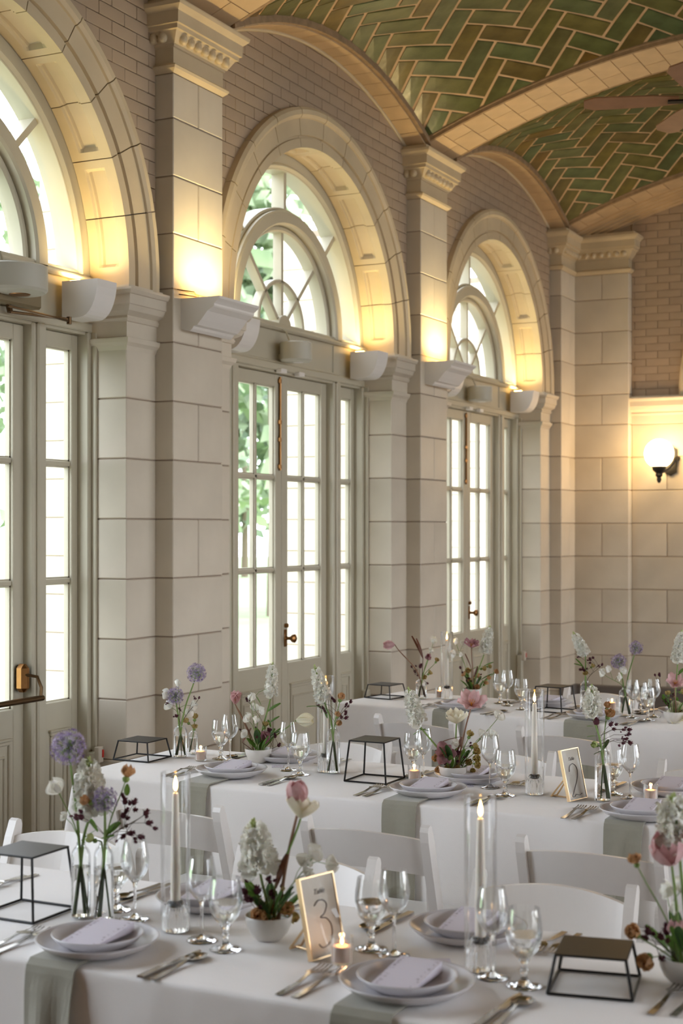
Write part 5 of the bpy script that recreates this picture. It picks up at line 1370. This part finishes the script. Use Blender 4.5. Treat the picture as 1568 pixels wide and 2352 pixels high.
# back table
F('I', 'tulip', [(906, 1480, .034, dirv(-1, -.05, .25))], 'pale pink tulip drooping left over the back table', open=32, mt='petal_pink', stem='stem_brown')
F('I', 'leaf', [(970, 1510), (952, 1455)], 'left bronze leaf over the left back vase', w=.18); F('I', 'leaf', [(972, 1512), (962, 1462)], 'right bronze leaf over the left back vase', w=.2)
F('I', 'pea', [(994, 1478, .017), (988, 1499, .012)], 'white sweet pea in the left back vase'); F('I', 'tulip', [(983, 1514, .024, dirv(0, .6, 1))], 'mauve tulip in the left back vase', open=40, mt='petal_mauve')
F('I', 'rose', [(1001, 1520, .014), (973, 1557, .015, dirv(0, .4, 1)), (984, 1548, .014)], 'olive lisianthus in the left back vase', mt='petal_olive', mt2='petal_rust')
F('I', 'ast', [(945, 1532, .008), (965, 1531, .013), (953, 1542, .009), (981, 1569, .007), (958, 1551, .006)], 'burgundy astrantia in the left back vase')
F('J', 'stock', [(1125, 1438, .026), (1112, 1500, 0)], 'white stock spike over the left back bowl', leaves=[(1110, 1530, 1132, 1516, .3), (1105, 1560, 1130, 1542, .2)])
F('J', 'tulip', [(1082, 1487, .030, dirv(.1, .9, .3))], 'mauve open tulip over the left back bowl', open=72, mt='petal_mauve', stem='stem_brown')
F('J', 'pea', [(1048, 1480, .017), (1062, 1483, .014), (1046, 1504, .016), (1060, 1507, .012)], 'white sweet peas beside the back taper candle')
F('J', 'leaf', [(1082, 1535), (1072, 1498)], 'bronze leaf in the left back bowl', w=.15); F('J', 'leaf', [(1088, 1565), (1092, 1528)], 'broad bronze leaf in the left back bowl', w=.3)
F('J', 'rose', [(1075, 1542, .017, dirv(-.3, .5, 1)), (1106, 1536, .016), (1120, 1531, .013)], 'olive lisianthus high in the left back bowl', mt='petal_olive', mt2='petal_rust')
F('J', 'rose', [(1136, 1545, .015, dirv(.5, .5, .8)), (1118, 1560, .015), (1095, 1578, .017, dirv(0, .2, 1)), (1080, 1562, .013, dirv(-.3, .2, 1))], 'rust lisianthus low in the left back bowl')
F('J', 'ast', [(1057, 1534, .009), (1062, 1545, .007), (1073, 1564, .010), (1072, 1580, .006)], 'burgundy astrantia in the left back bowl')
F('K', 'stock', [(1316, 1452, .024), (1344, 1505, 0)], 'white stock spike over the right back vase', leaves=[(1334, 1500, 1330, 1475, .45, 'leaf_dark'), (1338, 1530, 1318, 1520, .45), (1342, 1535, 1325, 1508, .3)])
F('K', 'ast', [(1382, 1527, .008), (1374, 1529, .006), (1355, 1515, .010), (1362, 1511, .008), (1330, 1508, .007), (1333, 1538, .009), (1341, 1540, .009)], 'burgundy astrantia in the right back vase')
F('K', 'rose', [(1343, 1548, .014, dirv(0, .5, 1)), (1358, 1532, .012)], 'olive lisianthus in the right back vase', mt='petal_olive')
F('L', 'allium', [(1460, 1488, .036)], 'purple allium globe high over the back table'); F('L', 'allium', [(1420, 1520, .040)], 'purple allium globe lower over the back table')
F('L', 'pea', [(1388, 1550, .017), (1400, 1543, .016), (1426, 1545, .015), (1424, 1560, .015)], 'white sweet peas in the allium vase')
F('N', 'stock', [(1565, 1448, .026), (1556, 1520, 0)], 'white stock spike at the right edge over the back table', leaves=[(1556, 1550, 1570, 1530, .4)])
F('N', 'tulip', [(1549, 1572, .030, dirv(0, .7, .7))], 'pale pink open tulip at right edge over the back table', open=75, mt='petal_pink', stem='stem_brown')
F('N', 'tulip', [(1562, 1640, .040, dirv(-.4, .3, .9))], 'large cream tulip at the right edge of the back table', open=62, mt='petal_cream')
F('N', 'rose', [(1534, 1597, .014), (1562, 1590, .014)], 'olive lisianthus at right edge of the back table', mt='petal_olive')
F('N', 'ast', [(1504, 1551, .007), (1514, 1549, .008), (1528, 1608, .007), (1538, 1612, .006), (1545, 1595, .006)], 'burgundy astrantia at right edge of the back table')

def filler(vk, n, heads, where):
    """short green and dark stems standing in a bowl"""
    v = V[vk]; rnd = random.Random(hash(vk) % 97 if False else ord(vk[0]))
    t = newthing('foliage_sprig', 'tuft of short stems and leaves %s' % where, 'foliage', 'tufts of foliage', v)
    base = v['c'] + Vector((0, 0, .024))
    for i in range(n):
        a = rnd.uniform(0, 2 * PI); L = rnd.uniform(.05, .11); sp = rnd.uniform(.2, .8)
        p1 = base + Vector((math.cos(a) * L * sp, math.sin(a) * L * sp, L)); b0 = base + Vector((math.cos(a) * .008, math.sin(a) * .008, 0)); m = MB()
        m.tube([b0, (b0 + p1) / 2 + Vector((0, 0, .008)), p1], [.0014, .0012, .0008], 5); link('stem', m.mesh('stem', rnd.choice(('stem_green', 'stem_dark', 'stem_green'))), t)
        if i % 2 == 0:
            q = p1 + Vector((math.cos(a) * .02, math.sin(a) * .02, .025)); leafpart(t, (b0 + p1) / 2, q, .32, rnd.choice(('leaf_green', 'leaf_dark', 'leaf_green')))
        else: pompom(t, p1, Vector((math.cos(a), math.sin(a), 1)), rnd.uniform(.0045, .0065), rnd.choice(('petal_burgundy', 'petal_burgundy', 'petal_olive')))
    reroot(t, base)
for vk, wh in (('B', 'in the front bowl'), ('E', 'in the left middle bowl'), ('G', 'in the central bowl'), ('J', 'in the left back bowl'), ('N', 'in the right back bowl'), ('C', 'in the bottom right bowl')):
    filler(vk, 14, None, wh)
F('G', 'rose', [(1090, 1728, .014, dirv(.6, .4, 1)), (1074, 1752, .013, dirv(.2, .3, 1)), (1050, 1764, .013, dirv(0, .2, 1)), (1028, 1762, .012, dirv(-.2, .2, 1))], 'second olive lisianthus cluster low in the central bowl', mt='petal_olive', mt2='petal_rust')
F('E', 'pea', [(590, 1660, .014), (583, 1608, .013), (598, 1640, .013)], 'second white sweet pea, upright, in the left middle bowl', leaves=[(600, 1700, 590, 1668, .4), (590, 1720, 570, 1690, .4)])
F('J', 'rose', [(1112, 1572, .015), (1068, 1552, .014), (1100, 1556, .015)], 'second rust lisianthus amid the left back bowl', leaves=[(1095, 1590, 1105, 1560, .35), (1085, 1590, 1075, 1560, .35)])
F('B', 'rose', [(618, 2092, .016, dirv(-.1, .4, 1)), (668, 2108, .014, dirv(.6, .3, .8))], 'brown-edged lisianthus in middle of the front bowl', mt='petal_olive', mt2='petal_rust')
# ================================================================ FITTINGS
def uplight(loc, rz, size, e, parent):
    ld = bpy.data.lights.new('lamp_light', 'AREA'); ld.shape = 'RECTANGLE'; ld.size, ld.size_y = size; ld.energy = e; ld.color = (1, .80, .40); ld.spread = math.radians(150)
    o = bpy.data.objects.new('lamp_light', ld); COL.objects.link(o); o.parent = parent; o.location = loc; o.rotation_euler = (PI, 0, rz); return o
def glow(par, x0, x1, y0, y1, z):
    m = MB(); m.box(x0, x1, y0, y1, z, z + .006); link('lamp', m.mesh('lamp', 'lamp_glow'), par)
names = ['left', 'middle', 'far']
for i, c in enumerate(BC[1:]):
    # quarter-round cover fixtures on the transom, either end
    for s in (-1, 1):
        if i == 0 and s == -1: continue
        x0, x1 = sorted((s * .81, s * .97)); pr = [(0, 0), (.02, -.004)]
        poly = [(4.405, 2.725), (4.30, 2.725)] + [(4.30 - .105 * math.sin(a), 2.905 - .18 * math.cos(a)) for a in [PI / 2 * k / 8 for k in range(1, 9)]] + [(4.405, 2.905)]
        t = thing('uplight_fixture', ['', 'white box uplight on the transom at right end of the %s window', 'white box uplight on the transom at left end of the %s window'][s] % names[i], 'light', (c, 4.3, 2.72), 0, 'white uplight boxes')
        m = MB(); m.prism([(p[0] - 4.3, p[1] - 2.72) for p in poly], x0, x1, 'x'); link('housing', m.mesh('housing', 'fixture_white'), t)
        glow(t, x0 + .03, x1 - .03, .02, .08, .186)
        uplight(((x0 + x1) / 2, .05, .20), 0, (.12, .07), 2.0, t)
for i, c in enumerate(PC[1:3]):
    t = thing('uplight_fixture', 'white crown-moulded uplight on the %s pilaster' % ('first' if i == 0 else 'second'), 'light', (c, YF, 2.73), 0, 'white uplight boxes')
    prof = [(0, 0), (-.055, -.012), (-.07, .0), (-.078, .012), (-.10, .018), (-.105, .024), (-.125, .045), (-.16, .085), (-.195, .105), (-.20, .112), (-.20, .122), (-.215, .134), (-.232, .145), (-.232, .158), (0, .158)]
    m = MB(); m.prism(prof, -.175, .235, 'x'); link('housing', m.mesh('housing', 'fixture_white'), t)
    glow(t, -.12, .18, -.14, -.05, .159); uplight((.03, -.16, .18), 0, (.40, .10), 4.7, t)
# drums on the transoms
for i, (x, y, z, r) in enumerate(((5.36, 4.30, 2.77, .155), (8.153, 4.335, 2.742, .10), (11.363, 4.335, 2.742, .10))):
    m = MB(); m.lathe([(0, 0), (r - .012, 0), (r, .012), (r, .115), (r - .01, .122), (0, .122)], 40)
    t = single('drum_lamp', m.mesh('drum_lamp', 'grey_drum', True, 40), 'round grey drum fixture over the %s doors' % names[i], 'light', (x, y, z), 0, 'grey drum fixtures')
    m = MB(); m.lathe([(0, -.003), (r * .3, -.003), (r * .32, 0), (0, 0)], 20, (r * .3, 0, 0)); link('lens', m.mesh('lens', 'brass' if i == 0 else 'fixture_white'), t)
    m = MB(); m.tube([(-.02, .03, .12), (-.02, .06, .19), (-.06, .07, .205), (-.35, .075, .212)], .006, 8); m.box(-.03, -.01, .02, .11, .02, .05)
    link('conduit', m.mesh('conduit', 'white_paint', True, 40), t)
# wires sagging along the ledge by the first pilaster
m = MB(); m.tube([(6.42, 4.10, 2.925), (6.5, 4.05, 2.92), (6.58, 4.07, 2.895), (6.66, 4.06, 2.905), (6.76, 4.07, 2.895)], .003, 5); m.tube([(6.42, 4.09, 2.90), (6.52, 4.06, 2.90), (6.6, 4.03, 2.893)], .003, 5)
single('lamp_wire', m.mesh('lamp_wire', 'dark_brass'), 'thin sagging wires behind the uplight on the first pilaster', 'wire', (0, 0, 0))
# fire alarm pulls
for i, c in enumerate(BC[1:]):
    if i == 1: continue
    t = thing('alarm_box', 'small white box with red lever low on the %s door jamb' % names[i], 'alarm', (c + 1.075, 4.385, .50), 0, 'alarm boxes')
    m = MB(); m.box(-.028, .012, -.03, .0, .03, .11, .004); link('housing', m.mesh('housing', 'stone'), t)
    m = MB(); m.box(-.004, .008, -.036, -.029, .055, .095, .002); link('lever', m.mesh('lever', 'red_plastic'), t)
# globe sconce
t = thing('wall_sconce', 'glowing white globe sconce on a dark bracket on the far wall', 'wall lamp', (XFW, 3.27, 2.30), 0)
m = MB(); m.lathe([(.055 if k in (0,) else .131 * math.sin(PI * k / 20), -.131 * math.cos(PI * k / 20)) for k in range(2, 20)] + [(0, .131)], 32); link('globe', m.mesh('globe', 'globe_glow', True), t, (-.20, .04, .075))
m = MB(); m.lathe([(0, -.21), (.012, -.205), (.022, -.18), (.018, -.16), (.034, -.14), (.03, -.12), (.058, -.095), (.066, -.06), (.05, -.055), (0, -.055)], 16, (-.20, .04, .02)); link('gallery', m.mesh('gallery', 'black_metal', True, 40), t)
m = MB(); m.tube([(0, -.06, .04), (-.06, -.05, .02), (-.12, -.01, -.05), (-.19, .035, -.09)], [.022, .018, .014, .016], 10); m.prism([(-.055 + .0, -.09), (.0, -.12), (.055, -.09), (.055, .12), (0, .15), (-.055, .12)], -.02, 0.0, 'x'); link('bracket', m.mesh('bracket', 'black_metal'), t, (0, -.02, 0))
ld = bpy.data.lights.new('globe_light', 'POINT'); ld.energy = 13; ld.color = (1, .66, .34); ld.shadow_soft_size = .13
lo = bpy.data.objects.new('globe_light', ld); COL.objects.link(lo); lo.parent = t; lo.location = (-.36, .02, .12)
# ceiling fan
t = thing('ceiling_fan', 'wooden-bladed ceiling fan with dark hub at the upper right edge', 'fan', (8.24, 1.80, 4.02), 0)
m = MB(); m.lathe([(0, 0), (.04, .004), (.075, .03), (.085, .07), (.08, .11), (.05, .135), (.015, .15), (.012, 1.2), (.05, 1.22), (.05, 1.26), (0, 1.26)], 24); link('motor', m.mesh('motor', 'black_metal', True, 40), t)
for k in range(5):
    a = math.radians(107 + 72 * k); q = Matrix.Rotation(a, 3, 'Z') @ Matrix.Rotation(math.radians(12), 3, 'X')
    b = MB(); b.prism([(.16, -.04), (.30, -.062), (.62, -.07), (.68, -.04), (.68, .04), (.62, .07), (.30, .062), (.16, .04)], -.004, .004)
    link('blade', cached(('fanblade',), lambda: b.mesh('blade', 'fan_wood')), t, (0, 0, .06), q.to_euler())
    b2 = MB(); b2.box(.06, .22, -.015, .015, -.014, -.004); link('blade_arm', cached(('fanarm',), lambda: b2.mesh('blade_arm', 'black_metal')), t, (0, 0, .06), q.to_euler())

# ================================================================ PARK OUTSIDE
def tree(x, y, h, cr, seed, label):
    rnd = random.Random(seed); t = thing('tree', label, 'tree', (x, y, -.3), 0, 'trees in the park outside')
    m = MB(); m.tube([(0, 0, -.1), (.05, 0, h * .3), (0, .1, h * .75)], [.16, .12, .06], 8); link('trunk', m.mesh('trunk', 'bark'), t)
    m = MB(); cl = []
    for i in range(26):
        a = rnd.uniform(0, 2 * PI); u = rnd.uniform(-.95, 1); q = math.sqrt(1 - u * u) * rnd.uniform(.4, 1)
        cl.append((cr * q * math.cos(a), cr * q * math.sin(a), h * .62 + u * h * .42, cr * rnd.uniform(.25, .45)))
    for (cx, cy, cz, rr) in cl:
        for i in range(90):
            v = Vector((rnd.gauss(0, 1), rnd.gauss(0, 1), rnd.gauss(0, 1))).normalized() * rr * rnd.uniform(.6, 1.05); s = rnd.uniform(.2, .38); n = Vector((rnd.gauss(0, 1), rnd.gauss(0, 1), rnd.gauss(0, 1))).normalized(); a = n.orthogonal().normalized(); b = n.cross(a); p = Vector((cx, cy, cz)) + v
            m.quad(tuple(p - a * s), tuple(p - b * s * .6), tuple(p + a * s), tuple(p + b * s * .6))
    o = link('crown', m.mesh('crown', 'foliage'), t); o['kind'] = 'stuff'
k = 0
for (x, y, h, cr) in ((29, 16.0, 9.5, 3.2), (28, 42, 8, 3.0), (20, 28, 8, 3.2), (38, 28, 12, 4.2), (52, 30, 12, 4.6), (44, 18.5, 9, 3.2), (12, 24, 9, 3.4), (66, 42, 14, 5.0)):
    tree(x, y, h, cr, 40 + k, ['broad green park tree seen through the middle fanlight', 'tall green park tree behind the middle doors', 'small green park tree left of the middle window view', 'large distant park tree beyond the lawn', 'distant park tree seen through the far doors', 'low bushy park tree on the lawn', 'park tree seen through the left window', 'farthest park tree on the horizon'][k]); k += 1
